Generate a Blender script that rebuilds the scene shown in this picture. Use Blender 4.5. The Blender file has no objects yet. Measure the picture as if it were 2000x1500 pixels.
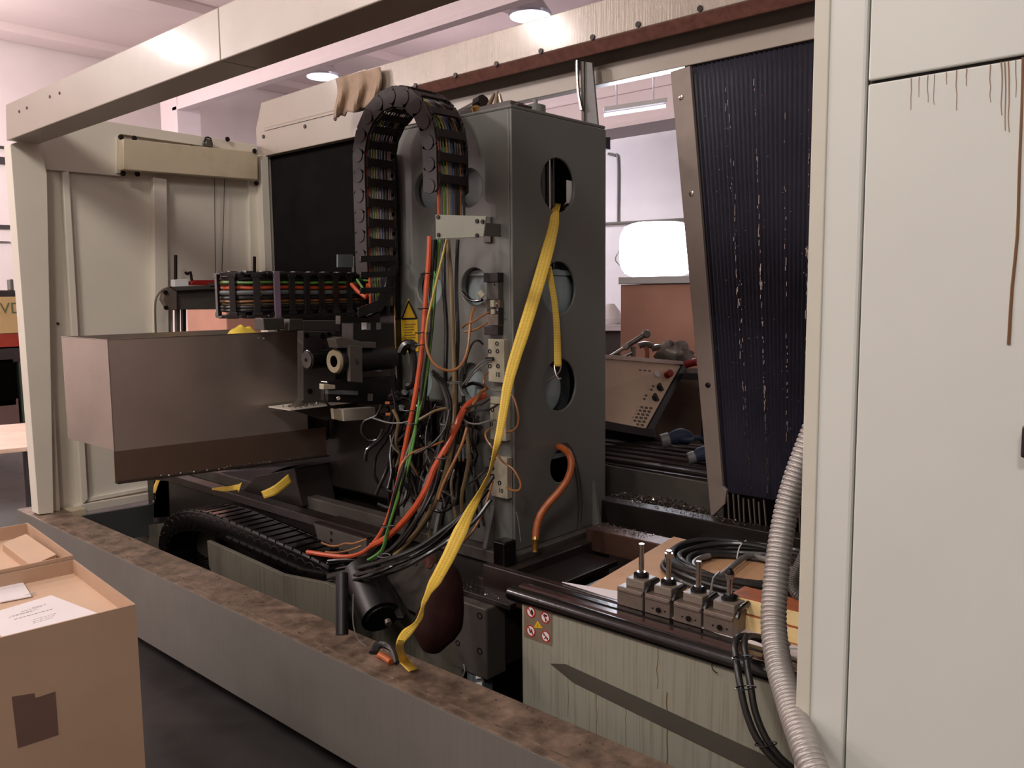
import bpy, math, random
from mathutils import Vector, Matrix
random.seed(7)
sc = bpy.context.scene
COL = sc.collection
V = Vector
# ------------------------------------------------------------------ camera
H = 1.65
FPX = 1653.0
_A = V((-1830, 160, -FPX)).normalized()
_B = V((1510, 194, -FPX)); _B = (_B - _A * _A.dot(_B)).normalized()
_Z = _B.cross(_A)
CAMR = Matrix((_B, _A, _Z))                      # world = CAMR @ camera axes
cd = bpy.data.cameras.new('camera'); cam = bpy.data.objects.new('camera', cd); COL.objects.link(cam)
cam.matrix_world = Matrix.Translation((0, 0, H)) @ CAMR.to_4x4()
cd.sensor_width = 36; cd.lens = FPX / 2000 * 36; cd.clip_start = .05; cd.clip_end = 100
sc.camera = cam
# ------------------------------------------------------------------ world, light, exposure
w = bpy.data.worlds.new('world'); sc.world = w; w.use_nodes = True
w.node_tree.nodes['Background'].inputs[0].default_value = (.86, .88, .86, 1)
w.node_tree.nodes['Background'].inputs[1].default_value = .15
sc.view_settings.view_transform = 'Standard'; sc.view_settings.look = 'None'
sc.view_settings.gamma = 1; sc.view_settings.use_curve_mapping = False
sc.view_settings.exposure = 0.0
def area(name, loc, target, sx, sy, power, col):
    l = bpy.data.lights.new(name, 'AREA'); l.shape = 'RECTANGLE'; l.size = sx; l.size_y = sy
    l.energy = power; l.color = col
    o = bpy.data.objects.new(name, l); COL.objects.link(o); o.location = loc
    o.rotation_euler = (V(target) - V(loc)).to_track_quat('-Z', 'Y').to_euler()
    return o
area('ceiling_lamp_light', (-2.4, -1.0, 4.8), (-.2, .8, 1.0), .8, .8, 78, (1, .96, .92))
area('ceiling_lamp_light', (-1.6, 2.4, 4.8), (2.2, 5.0, 1.2), .8, .8, 92, (1, .94, .89))
area('ceiling_lamp_light', (1.5, -2.6, 4.8), (1.2, -1.5, 0), .9, .9, 34, (1, .97, .92))
area('ceiling_lamp_light', (-2.4, 7.0, 4.9), (0, 7, 1), .5, .5, 110, (1, .88, .84))
area('ceiling_lamp_light', (-2.4, 11.0, 4.9), (-.5, 11, 1), .6, .6, 120, (1, .88, .86))
def fill_light(loc, power, col, r=.2):  # unseen fill lights added to brighten the hall's ceiling and walls
    l = bpy.data.lights.new('ceiling_fill_light', 'POINT'); l.energy = power; l.color = col; l.shadow_soft_size = r
    o = bpy.data.objects.new('ceiling_fill_light', l); COL.objects.link(o); o.location = loc
fill_light((-2.6, 9.0, 4.0), 200, (1, .90, .89))
fill_light((2.6, 12.2, 3.7), 290, (1, .90, .89))
fill_light((-3.2, 2.0, 4.2), 60, (1, .92, .90))
area('ceiling_lamp_light', (9.4, 9.5, 5.0), (9.4, 9.5, 0), 1.2, 1.2, 150, (.95, .92, .96))
area('ceiling_lamp_light', (9.0, 3.6, 5.0), (10.2, 3.6, 1), 1.0, 1.0, 60, (.96, .95, 1))

# ------------------------------------------------------------------ pixel rays -> places
def ray(u, v): return CAMR @ V((u - 1000, -(v - 750), -FPX))
C0 = V((0, 0, H))
def PX(u, v, x): d = ray(u, v); return C0 + d * (x / d.x)
def PY(u, v, y): d = ray(u, v); return C0 + d * (y / d.y)
def PZ(u, v, z): d = ray(u, v); return C0 + d * ((z - H) / d.z)
def AT(u, v, D): return C0 + ray(u, v) * (D / FPX)
VIEW = (CAMR @ V((0, 0, -1)))
UP = CAMR @ V((0, 1, 0)); RT = CAMR @ V((1, 0, 0))
# ------------------------------------------------------------------ materials
def lin(c):
    return tuple((x / 255 / 12.92 if x / 255 <= .04045 else ((x / 255 + .055) / 1.055) ** 2.4) for x in c)
MATS = {}
def M(name, col, rough=.5, metal=0., var=.12, scale=6., bump=0., bscale=60., streak=0., scol=(60, 45, 30), dirt=0., dcol=(40, 30, 22), dscale=5., coat=0., aniso=None, emit=0., spec=.5):
    if name in MATS: return MATS[name]
    m = bpy.data.materials.new(name); m.use_nodes = True
    nt = m.node_tree; N = nt.nodes; L = nt.links
    b = N['Principled BSDF']
    c = lin(col)
    tc = N.new('ShaderNodeTexCoord')
    def noise(sc_, det=4, stretch=None, r=.55):
        n = N.new('ShaderNodeTexNoise'); n.inputs['Scale'].default_value = sc_; n.inputs['Detail'].default_value = det
        n.inputs['Roughness'].default_value = r
        if stretch:
            mp = N.new('ShaderNodeMapping'); mp.inputs['Scale'].default_value = stretch
            L.new(tc.outputs['Object'], mp.inputs[0]); L.new(mp.outputs[0], n.inputs['Vector'])
        else: L.new(tc.outputs['Object'], n.inputs['Vector'])
        return n.outputs['Fac']
    def ramp(inp, p0, c0, p1, c1):
        r = N.new('ShaderNodeValToRGB'); e = r.color_ramp.elements
        e[0].position = p0; e[0].color = c0; e[1].position = p1; e[1].color = c1
        L.new(inp, r.inputs[0]); return r.outputs[0]
    def mix(f, a, bcol):
        x = N.new('ShaderNodeMix'); x.data_type = 'RGBA'
        L.new(f, x.inputs['Factor']); L.new(a, x.inputs['A']); x.inputs['B'].default_value = bcol; return x.outputs['Result']
    lo = tuple(v * (1 - var) for v in c) + (1,); hi = tuple(min(1, v * (1 + var)) for v in c) + (1,)
    out = ramp(noise(scale), .3, lo, .7, hi)
    if dirt > 0:
        f = ramp(noise(dscale, 8, None, .7), .62 - .3 * dirt, (0, 0, 0, 1), .72 + .1 * (1 - dirt), (dirt, dirt, dirt, 1))
        out = mix(f, out, lin(dcol) + (1,))
    if streak > 0:
        f = ramp(noise(1.0, 6, (110, 110, 2.2)), .5, (0, 0, 0, 1), .74, (streak,) * 3 + (1,))
        out = mix(f, out, lin(scol) + (1,))
    L.new(out, b.inputs['Base Color'])
    b.inputs['Metallic'].default_value = metal; b.inputs['Specular IOR Level'].default_value = spec
    rr = N.new('ShaderNodeMapRange'); rr.inputs['To Min'].default_value = max(.03, rough * .8); rr.inputs['To Max'].default_value = min(1, rough * 1.2)
    L.new(noise(scale * 2.3, 3), rr.inputs['Value']); L.new(rr.outputs[0], b.inputs['Roughness'])
    if coat: b.inputs['Coat Weight'].default_value = coat; b.inputs['Coat Roughness'].default_value = .12
    if bump:
        bn = N.new('ShaderNodeBump'); bn.inputs['Strength'].default_value = bump; bn.inputs['Distance'].default_value = .002
        L.new(noise(bscale, 5, aniso), bn.inputs['Height']); L.new(bn.outputs[0], b.inputs['Normal'])
    if emit:
        b.inputs['Emission Color'].default_value = c + (1,); b.inputs['Emission Strength'].default_value = emit
    MATS[name] = m; return m
m_floor = M('oily_shop_floor', (62, 58, 56), .5, dirt=.6, dcol=(38, 34, 32), dscale=2.5)
m_wall = M('white_wall', (228, 216, 214), .8, var=.04, scale=1.5)
m_ceil = M('white_ceiling', (226, 210, 208), .8, var=.03, scale=1)
m_beamw = M('white_painted_beam', (240, 226, 228), .6, var=.02)
m_wallr = M('rear_wall_paint', (224, 220, 226), .7, var=.04, scale=1.5)
m_cream = M('cream_sheet_metal', (164, 152, 138), .33, .0, var=.05, scale=3, bump=.15, bscale=350, coat=.15, dirt=.12, dcol=(150, 125, 100), dscale=3)
m_creamd = M('cream_sheet_metal_drips', (160, 148, 134), .27, .1, var=.07, scale=3, bump=.5, bscale=1.0, aniso=(140, 140, 6), coat=.3, streak=.35, scol=(128, 102, 84))
m_panel = M('cream_panel_paint', (222, 214, 198), .5, var=.05, scale=2, dirt=.15, dcol=(140, 122, 100), dscale=2)
m_panels = M('stained_cream_rail', (204, 190, 162), .45, var=.08, scale=3, dirt=.4, dcol=(150, 110, 66), dscale=4)
m_cab = M('grey_white_cabinet', (216, 217, 208), .42, var=.03, scale=2.5, coat=.1)
m_rust = M('rusty_flange', (112, 72, 62), .55, .2, var=.25, scale=30, bump=.4, bscale=120)
m_tr = M('trough_front', (128, 123, 116), .42, .25, var=.08, scale=2.5, streak=.2, scol=(100, 84, 76), dirt=.1, dcol=(160, 145, 135), dscale=1.6)
m_deck = M('grimy_deck', (150, 128, 110), .4, .2, var=.3, scale=14, dirt=.95, dcol=(50, 38, 30), dscale=9, bump=1.0, bscale=45)
m_col = M('dark_grey_column', (108, 108, 102), .42, .0, var=.05, scale=2, coat=.12, bump=.08, bscale=200)
m_colin = M('column_inside', (120, 128, 126), .5, var=.15, scale=8, dirt=.3)
m_holeply = M('pale_rib_plate', (148, 160, 160), .5, var=.12, scale=6)
m_holed = M('dark_rib_plate', (92, 98, 98), .5, var=.12, scale=6)
m_blk = M('black_plastic', (26, 22, 22), .35, var=.2, scale=12, coat=.25)
m_link = M('chain_link_plastic', (36, 28, 26), .45, var=.2, scale=20, spec=.35)
m_linkw = M('wet_chain_plastic', (14, 11, 10), .22, var=.2, scale=20, coat=.2)
m_blkw = M('oily_black', (17, 14, 13), .25, var=.3, scale=14, coat=.35, bump=.35, bscale=80)
m_bel = M('bellows_fabric', (54, 52, 64), .32, var=.25, scale=3, coat=.15, bump=.5, bscale=1, aniso=(70, 70, 2))  # base lifted towards blue to stand in for the floodlight's glow
m_bell = M('dry_bellows_fabric', (20, 15, 14), .7, var=.2, scale=3, spec=.15)
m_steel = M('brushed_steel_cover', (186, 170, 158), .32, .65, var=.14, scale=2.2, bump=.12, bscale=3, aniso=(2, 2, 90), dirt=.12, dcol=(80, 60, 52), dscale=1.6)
m_dsteel = M('dark_steel', (54, 46, 42), .4, .35, var=.2, scale=6, dirt=.3, dcol=(24, 18, 16))
m_body = M('dark_machine_body', (36, 30, 27), .4, .2, var=.3, scale=5, coat=.2)
m_gunm = M('grey_cast_block', (88, 82, 76), .45, .2, var=.12, scale=8, dirt=.4, dcol=(46, 38, 34), dscale=9)
m_bed = M('bed_sheet_green', (96, 92, 80), .5, var=.08, scale=3, streak=.55, scol=(52, 44, 36))
m_green = M('pale_green_panel', (148, 146, 130), .5, var=.05, scale=3, streak=.5, scol=(92, 76, 48), dirt=.15, dcol=(96, 84, 62), dscale=3)
m_stripe = M('grey_stripe', (78, 74, 64), .5, var=.05)
m_gaiter = M('oxblood_gaiter', (34, 11, 8), .8, var=.25, scale=14, bump=.4, bscale=60, spec=.15)
m_bolt = M('dark_bolt', (40, 34, 32), .35, .6)
m_chrome = M('bright_steel', (200, 190, 180), .18, .95, var=.08, scale=20)
m_clampg = M('clamp_grey', (126, 112, 102), .4, .4, var=.15, scale=20, dirt=.35, dcol=(90, 64, 50), dscale=20)
m_hose = M('metal_flex_hose', (176, 170, 164), .42, .45, var=.1, scale=12, dirt=.3, dcol=(150, 110, 84), dscale=9)
m_hoseg = M('grey_corrugated_hose', (92, 90, 84), .4, var=.1)
m_rub = M('rubber_cable', (36, 34, 32), .42, var=.15, scale=15, coat=.15)
m_grayc = M('grey_cable', (112, 110, 106), .42, var=.1)
m_or = M('orange_cable', (196, 82, 46), .4, var=.12, scale=20, coat=.2)
m_org = M('dirty_orange_cable', (176, 92, 44), .4, var=.2, scale=14, dirt=.3)
m_gr = M('green_yellow_cable', (96, 138, 62), .4, var=.25, scale=30, coat=.2)
m_yel = M('yellow_thin_cable', (178, 150, 66), .4, var=.1)
m_tan = M('tan_cable', (124, 104, 72), .4, var=.15, scale=16, coat=.3)
m_brn = M('amber_cable', (150, 98, 56), .35, var=.2, scale=16, coat=.3)
m_blue = M('blue_cable', (54, 70, 110), .4)
m_term = M('putty_terminal_plastic', (176, 168, 146), .45, var=.08, scale=20, dirt=.25, dcol=(110, 96, 74), dscale=18)
m_sign = M('yellow_sign', (214, 170, 40), .4, var=.1, scale=10)
m_ink = M('black_ink', (22, 20, 18), .5)
m_white = M('white_label', (225, 222, 220), .5, var=.03)
m_red = M('red_print', (176, 40, 34), .45)
m_card = M('brown_cardboard', (180, 148, 122), .8, var=.06, scale=4, bump=.1, bscale=150)
m_cardd = M('inner_cardboard', (208, 174, 146), .8, var=.05, scale=4)
m_cardp = M('pinkish_cardboard', (206, 152, 130), .8, var=.06, scale=3)
m_tape = M('brown_packing_tape', (112, 86, 76), .3, var=.1)
m_paper = M('white_paper', (236, 226, 226), .7, var=.03)
m_print = M('faint_print', (130, 116, 122), .7)
m_wood = M('pale_wood', (250, 218, 156), .6, var=.15, scale=3, dirt=.4, dcol=(196, 120, 50), dscale=12)
m_woodr = M('oiled_wood_top', (176, 100, 62), .5, var=.2, scale=8)
m_sheet = M('stained_cardboard_sheet', (206, 160, 118), .7, var=.06, scale=6, dirt=.35, dcol=(150, 92, 52), dscale=5)
m_cloth = M('beige_rag', (168, 144, 122), .9, var=.12, scale=20, bump=.5, bscale=90)
m_recess_shade = M('black_recess_shade', (9, 7, 6), .95, spec=.03)  # near-black with little specular, standing in for shade in deep recesses
m_chip = M('metal_chips', (150, 140, 130), .3, .8, var=.4, scale=60)
m_lamp = M('lamp_glass', (235, 238, 255), .1, .0, emit=2.2)
m_flood = M('flood_light_face', (246, 246, 255), .3, emit=9)
m_refl = M('lamp_reflector', (200, 200, 208), .25, .6)
m_pan = M('brushed_control_face', (220, 198, 170), .32, .3, var=.06)
m_key = M('grey_keys', (96, 84, 76), .5)
m_dark = M('dark_far_object', (58, 54, 54), .6, var=.3, scale=4)
m_pressy = M('yellow_press_paint', (226, 194, 138), .5, var=.05)
m_pressr = M('red_press_band', (176, 66, 50), .5)
m_tbl = M('white_table_top', (240, 208, 186), .5)
m_yglove = M('yellow_rag', (216, 186, 60), .7)
m_blueg = M('blue_glove', (26, 36, 60), .7, var=.3, scale=20)
m_redt = M('red_tool', (150, 36, 30), .4)
m_toolw = M('dull_tool_steel', (128, 118, 110), .35, .6, var=.2, scale=12)
m_brass = M('brass_fitting', (170, 130, 70), .3, .8)
# webbing strap with cross ribs
def strapmat():
    m = bpy.data.materials.new('yellow_webbing'); m.use_nodes = True; nt = m.node_tree; N = nt.nodes; L = nt.links
    b = N['Principled BSDF']; uv = N.new('ShaderNodeUVMap')
    wv = N.new('ShaderNodeTexWave'); wv.bands_direction = 'Y'; wv.inputs['Scale'].default_value = 15; wv.inputs['Distortion'].default_value = .4
    L.new(uv.outputs[0], wv.inputs['Vector'])
    w2 = N.new('ShaderNodeTexWave'); w2.bands_direction = 'X'; w2.inputs['Scale'].default_value = 1.2; L.new(uv.outputs[0], w2.inputs['Vector'])
    r = N.new('ShaderNodeValToRGB'); r.color_ramp.elements[0].color = lin((214, 168, 48)) + (1,); r.color_ramp.elements[1].color = lin((246, 214, 96)) + (1,)
    ad = N.new('ShaderNodeMath'); ad.operation = 'MULTIPLY_ADD'; ad.inputs[1].default_value = .5
    L.new(wv.outputs['Fac'], ad.inputs[0]); 
    hf = N.new('ShaderNodeMath'); hf.operation = 'MULTIPLY'; hf.inputs[1].default_value = .5; L.new(w2.outputs['Fac'], hf.inputs[0]); L.new(hf.outputs[0], ad.inputs[2])
    L.new(ad.outputs[0], r.inputs[0]); L.new(r.outputs[0], b.inputs['Base Color']); b.inputs['Roughness'].default_value = .5
    bp = N.new('ShaderNodeBump'); bp.inputs['Strength'].default_value = .6; bp.inputs['Distance'].default_value = .001
    L.new(wv.outputs['Fac'], bp.inputs['Height']); L.new(bp.outputs[0], b.inputs['Normal']); return m
m_strap = strapmat()

# ------------------------------------------------------------------ mesh builder
WL = {}
class MB:
    def __init__(s): s.v = []; s.f = []; s.uv = None
    def add(s, vs, fs):
        n = len(s.v); s.v += [V(p) for p in vs]; s.f += [tuple(i + n for i in f) for f in fs]; return s
    def box(s, lo, hi):
        x0, y0, z0 = lo; x1, y1, z1 = hi
        return s.add([(x0, y0, z0), (x1, y0, z0), (x1, y1, z0), (x0, y1, z0), (x0, y0, z1), (x1, y0, z1), (x1, y1, z1), (x0, y1, z1)],
                     [(0, 3, 2, 1), (4, 5, 6, 7), (0, 1, 5, 4), (1, 2, 6, 5), (2, 3, 7, 6), (3, 0, 4, 7)])
    def obox(s, c, ax, ay, az):           # centre and three half-axis vectors
        c = V(c); P = [c + ax * i + ay * j + az * k for k in (-1, 1) for j, i in ((-1, -1), (-1, 1), (1, 1), (1, -1))]
        return s.add(P, [(0, 3, 2, 1), (4, 5, 6, 7), (0, 1, 5, 4), (1, 2, 6, 5), (2, 3, 7, 6), (3, 0, 4, 7)])
    def prism(s, pts, vec):
        n = len(pts); vec = V(vec); P = [V(p) for p in pts] + [V(p) + vec for p in pts]
        return s.add(P, [tuple(range(n - 1, -1, -1)), tuple(range(n, 2 * n))] + [(i, (i + 1) % n, n + (i + 1) % n, n + i) for i in range(n)])
    def cyl(s, a, b, r, n=16, r1=None, cap=True):
        a = V(a); b = V(b); r1 = r if r1 is None else r1; d = (b - a).normalized()
        e = d.orthogonal().normalized(); g = d.cross(e)
        P = []
        for c, rr in ((a, r), (b, r1)):
            P += [c + (e * math.cos(t) + g * math.sin(t)) * rr for t in [2 * math.pi * i / n for i in range(n)]]
        F = [(i, (i + 1) % n, n + (i + 1) % n, n + i) for i in range(n)]
        if cap: F += [tuple(range(n - 1, -1, -1)), tuple(range(n, 2 * n))]
        return s.add(P, F)
    def tube(s, pts, r, n=8, smooth=True, step=.02):
        if smooth: pts = catmull(pts, step)
        m = len(pts); prev = None; P = []
        for i, p in enumerate(pts):
            t = (pts[min(i + 1, m - 1)] - pts[max(i - 1, 0)])
            t = t.normalized() if t.length > 1e-9 else V((0, 0, 1))
            if prev is None: e = t.orthogonal().normalized()
            else:
                e = prev - t * prev.dot(t); e = e.normalized() if e.length > 1e-6 else t.orthogonal().normalized()
            prev = e; g = t.cross(e)
            rr = r(i, m) if callable(r) else r
            P += [p + (e * math.cos(a) + g * math.sin(a)) * rr for a in [2 * math.pi * k / n for k in range(n)]]
        F = [(i * n + k, i * n + (k + 1) % n, (i + 1) * n + (k + 1) % n, (i + 1) * n + k) for i in range(m - 1) for k in range(n)]
        F += [tuple(range(n - 1, -1, -1)), tuple((m - 1) * n + k for k in range(n))]
        return s.add(P, F)
    def grid(s, rows):
        n = len(rows[0]); m = len(rows)
        return s.add([p for r in rows for p in r], [(i * n + j, i * n + j + 1, (i + 1) * n + j + 1, (i + 1) * n + j) for i in range(m - 1) for j in range(n - 1)])
    def lathe(s, c, axis, prof, n=24):    # prof = [(distance along the axis, radius)]
        c = V(c); d = V(axis).normalized(); e = d.orthogonal().normalized(); g = d.cross(e)
        P = [c + d * h + (e * math.cos(a) + g * math.sin(a)) * max(r, 1e-4) for h, r in prof for a in [2 * math.pi * k / n for k in range(n)]]
        m = len(prof)
        F = [(i * n + k, i * n + (k + 1) % n, (i + 1) * n + (k + 1) % n, (i + 1) * n + k) for i in range(m - 1) for k in range(n)]
        F += [tuple(range(n - 1, -1, -1)), tuple((m - 1) * n + k for k in range(n))]
        return s.add(P, F)
    def build(s, name, mat, parent=None, label=None, cat=None, group=None, kind=None, bevel=0, smooth=False, thick=0, org=None):
        me = bpy.data.meshes.new(name)
        if org is None:
            lo = [min(p[i] for p in s.v) for i in range(3)]; hi = [max(p[i] for p in s.v) for i in range(3)]
            org = V(((lo[0] + hi[0]) / 2, (lo[1] + hi[1]) / 2, lo[2]))
        org = V(org)
        me.from_pydata([p - org for p in s.v], [], s.f)
        if s.uv:
            ul = me.uv_layers.new(name='UVMap')
            for lp in me.loops: ul.data[lp.index].uv = s.uv[lp.vertex_index]
        me.validate(); me.update()
        import bmesh
        bm = bmesh.new(); bm.from_mesh(me); bmesh.ops.recalc_face_normals(bm, faces=bm.faces); bm.to_mesh(me); bm.free()
        if smooth:
            me.shade_smooth(); me.set_sharp_from_angle(angle=math.radians(40))
        me.materials.append(mat)
        o = bpy.data.objects.new(name, me); COL.objects.link(o)
        return place(o, org, parent, label, cat, group, kind, bevel, thick)
def place(o, org, parent=None, label=None, cat=None, group=None, kind=None, bevel=0, thick=0):
    WL[o.name] = V(org)
    if parent: o.parent = parent; o.location = V(org) - WL[parent.name]
    else: o.location = org
    if label: o['label'] = label
    if cat: o['category'] = cat
    if group: o['group'] = group
    if kind: o['kind'] = kind
    if thick:
        m = o.modifiers.new('thickness', 'SOLIDIFY'); m.thickness = thick; m.offset = 0
    if bevel:
        m = o.modifiers.new('bevel', 'BEVEL'); m.width = bevel; m.segments = 2; m.limit_method = 'ANGLE'; m.angle_limit = math.radians(50)
    return o
def thing(name, loc, label, cat, group=None):
    o = bpy.data.objects.new(name, None); o.empty_display_size = .05; COL.objects.link(o)
    return place(o, V(loc), None, label, cat, group)
def share(src, name, loc, parent=None, rot=None, label=None, cat=None, group=None, kind=None):
    o = bpy.data.objects.new(name, src.data); COL.objects.link(o)
    for md in src.modifiers:
        if md.type == 'BEVEL':
            q = o.modifiers.new('bevel', 'BEVEL'); q.width = md.width; q.segments = 2; q.limit_method = 'ANGLE'; q.angle_limit = md.angle_limit
    place(o, loc, parent, label, cat, group, kind)
    if rot is not None: o.rotation_euler = rot
    return o
def catmull(pts, step=.02):
    pts = [V(p) for p in pts]; P = [pts[0] * 2 - pts[1]] + pts + [pts[-1] * 2 - pts[-2]]; out = []
    for i in range(1, len(P) - 2):
        a, b, c, d = P[i - 1:i + 3]; n = max(2, int((c - b).length / step))
        for k in range(n):
            t = k / n
            out.append(.5 * ((2 * b) + (c - a) * t + (2 * a - 5 * b + 4 * c - d) * t * t + (3 * b - a - 3 * c + d) * t ** 3))
    out.append(pts[-1]); return out
def resample(P, step):
    out = [P[0]]; acc = 0
    for i in range(1, len(P)):
        a, b = P[i - 1], P[i]; L_ = (b - a).length
        while acc + L_ >= step:
            t_ = (step - acc) / L_; a = lerp(a, b, t_); out.append(a); L_ = (b - a).length; acc = 0
        acc += L_
    return out
def text(name, s, size, loc, ex, ey, mat, parent=None, depth=.0008):
    cu = bpy.data.curves.new(name, 'FONT'); cu.body = s; cu.size = size; cu.extrude = depth; cu.align_x = 'CENTER'; cu.align_y = 'CENTER'; cu.resolution_u = 2
    t = bpy.data.objects.new(name + '_source', cu); COL.objects.link(t)
    dg = bpy.context.evaluated_depsgraph_get(); me = bpy.data.meshes.new_from_object(t.evaluated_get(dg))
    bpy.data.objects.remove(t); bpy.data.curves.remove(cu)
    ex = V(ex).normalized(); ey = V(ey); ey = (ey - ex * ey.dot(ex)).normalized(); R = Matrix((ex, ey, ex.cross(ey))).transposed()
    me.transform(R.to_4x4()); me.materials.clear(); me.materials.append(mat)
    o = bpy.data.objects.new(name, me); COL.objects.link(o); return place(o, loc, parent)
def lerp(a, b, t):
    if isinstance(a, tuple): a = V(a); b = V(b)
    return a + (b - a) * t
X1, Y1, Z1 = V((1, 0, 0)), V((0, 1, 0)), V((0, 0, 1))

# ================================================================== THE SETTING
def S(name, mat, lo, hi, bevel=0): return MB().box(lo, hi).build(name, mat, kind='structure', bevel=bevel)
RX0, RX1, RY0, RY1, RZ = -4.5, 12.0, -5.0, 14.5, 5.6
S('floor', m_floor, (RX0, RY0, -.1), (RX1, RY1, 0))
S('ceiling', m_ceil, (RX0, RY0, RZ), (RX1, RY1, RZ + .1))
S('wall_back', m_wallr, (RX1, RY0, 0), (RX1 + .1, RY1, RZ))
S('wall_left', m_wall, (RX0, RY1, 0), (RX1, RY1 + .1, RZ))
S('wall_front', m_wall, (RX0 - .1, RY0, 0), (RX0, RY1, RZ))
S('wall_right', m_wall, (RX0, RY0 - .1, 0), (RX1, RY0, RZ))
# long white girder along the hall, with its lower flange, and the pillar it ends on
gx, gz = 6.6, 1.65 + .44 * 6.6
g = MB(); g.box((gx, RY0, gz), (gx + .14, 13.2, gz + .06)); g.box((gx + .02, RY0, gz + .06), (gx + .1, 13.2, gz + .52)); g.box((gx - .02, RY0, gz + .38), (gx + .03, 13.2, gz + .42))
g.build('trim_1', m_beamw, kind='structure', bevel=.006)
S('trim_2', m_beamw, (gx, 13.05, 0), (gx + .4, 13.6, gz + .5), .01)
# ceiling ribs running away to the right
for i, y in enumerate((5.2, 8.2, 11.2, 13.9)):
    S('trim_%d' % (3 + i), m_ceil, (RX0, y, RZ - .12), (RX1, y + .5, RZ))
# second girder seen through the machine's rear opening
g = MB(); a = PX(1320, 160, 8.4)
g.box((8.4, RY0, a.z - .35), (8.75, 10.5, a.z + .35)); g.box((8.37, RY0, a.z - .02), (8.4, 10.5, a.z)); g.box((8.3, RY0, a.z - .41), (8.9, 10.5, a.z - .36)); g.build('trim_7', m_beamw, kind='structure')

# high-bay lamps under the ceiling
def highbay(u, v, D, lab):
    p = AT(u, v, D); t = thing('high_bay_lamp', p, lab, 'lamp', None)
    MB().lathe(p, (0, 0, 1), [(0, .25), (.03, .26), (.16, .17), (.2, .07), (.34, .07), (.36, .03)]).build('reflector', m_refl, t, smooth=True); rf_ = bpy.data.objects[-1] if 0 else t.children[0]
    MB().lathe(p, (0, 0, 1), [(-.012, .06), (-.01, .235), (.0, .24)]).build('lamp_glass', m_lamp, rf_, smooth=True)
    MB().cyl(p + V((0, 0, .36)), V((p.x, p.y, RZ)), .012, 8).build('hanger', m_refl, t)
highbay(630, 150, 13.0, 'round high-bay ceiling lamp seen left, above the beige rag on the header')
highbay(1035, 32, 10.0, 'round high-bay ceiling lamp seen at the top centre, above the rear header')
# lamp off to the side of the picture that the rear bellows glare comes from
# fluorescent batten seen through rear opening
p = AT(1180, 225, 8.1); q = AT(1300, 207, 8.1)
t = thing('batten_lamp', (p + q) / 2, 'thin white fluorescent batten lamp beyond the rear opening', 'lamp')
MB().cyl(p, q, .016, 10).build('tube', m_lamp, t); MB().obox((p + q) / 2 + V((0, 0, .05)), (q - p) / 2 * 1.02, V((.03, .03, 0)), V((0, 0, .02))).build('housing', m_white, t)
for k in (.2, .8):
    r_ = lerp(p, q, k) + V((0, 0, .07)); MB().cyl(r_, V((r_.x, r_.y, RZ)), .008, 6).build('hanger', m_refl, t)
# conduit on the rear wall
MB().tube([PX(1188, 300, 11.97), PX(1200, 303, 11.97), PX(1207, 315, 11.97), PX(1207, 435, 11.97)], .022, 6).build('conduit_pipe', m_grayc, label='thin grey conduit running down the far pale wall', cat='pipe')
MB().tube([PX(1150, 438, 11.97), PX(1203, 436, 11.97), PX(1345, 428, 11.97)], .025, 6).build('conduit_pipe', m_grayc, label='thin horizontal conduit on the far wall, right above the bright floodlight', cat='pipe')

# ================================================================== floodlight glaring behind the machine
fl = AT(1283, 488, 6.6); t = thing('flood_light', fl, 'glaring white square floodlight behind the machine', 'lamp')
n = (C0 - fl).normalized(); ax = n.cross(Z1).normalized(); ay = ax.cross(n)
MB().prism([fl + n * .012 + ax * .29 * math.copysign(abs(math.cos(a)) ** .55, math.cos(a)) + ay * .22 * math.copysign(abs(math.sin(a)) ** .55, math.sin(a)) for a in [math.pi * 2 * i / 40 for i in range(40)]], -n * .024).build('light_face', m_flood, t)
MB().obox(fl - n * .05, ax * .26, ay * .19, n * .035).build('housing', m_white, t, bevel=.01)
MB().tube([fl - n * .05 + ax * .29, fl - n * .05 + ax * .3 - ay * .1, fl - n * .05 - ay * .26, fl - n * .05 - ax * .3 - ay * .1, fl - n * .05 - ax * .29], .01, 6).build('bracket', m_grayc, t)
bl = area('flood_light_beam', fl + n * .05, (3.3, 2.2, 1.3), .5, .4, 55, (.84, .88, 1))
# ================================================================== things beyond the rear opening
# tall pinkish carton with its white lid
p0 = AT(1212, 556, 6.0); p1 = AT(1420, 560, 5.55)
t = thing('tall_carton', V((p0.x, p0.y, 0)), 'tall pinkish cardboard carton standing under the floodlight', 'carton')
d = (p1 - p0); d.z = 0; nn = V((-d.y, d.x, 0)).normalized(); nn = nn if nn.dot(VIEW) > 0 else -nn
b0 = V((p0.x, p0.y, 0)); MB().prism([b0, b0 + d, b0 + d + nn * .6, b0 + nn * .6], (0, 0, p0.z)).build('carton_body', m_cardp, t, bevel=.006)
b0 = b0 + V((0, 0, p0.z + .003)) - nn * .02 - d * .01; MB().prism([b0, b0 + d * 1.02, b0 + d * 1.02 + nn * .64, b0 + nn * .64], (0, 0, .05)).build('carton_lid', m_white, t, bevel=.004)
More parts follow.
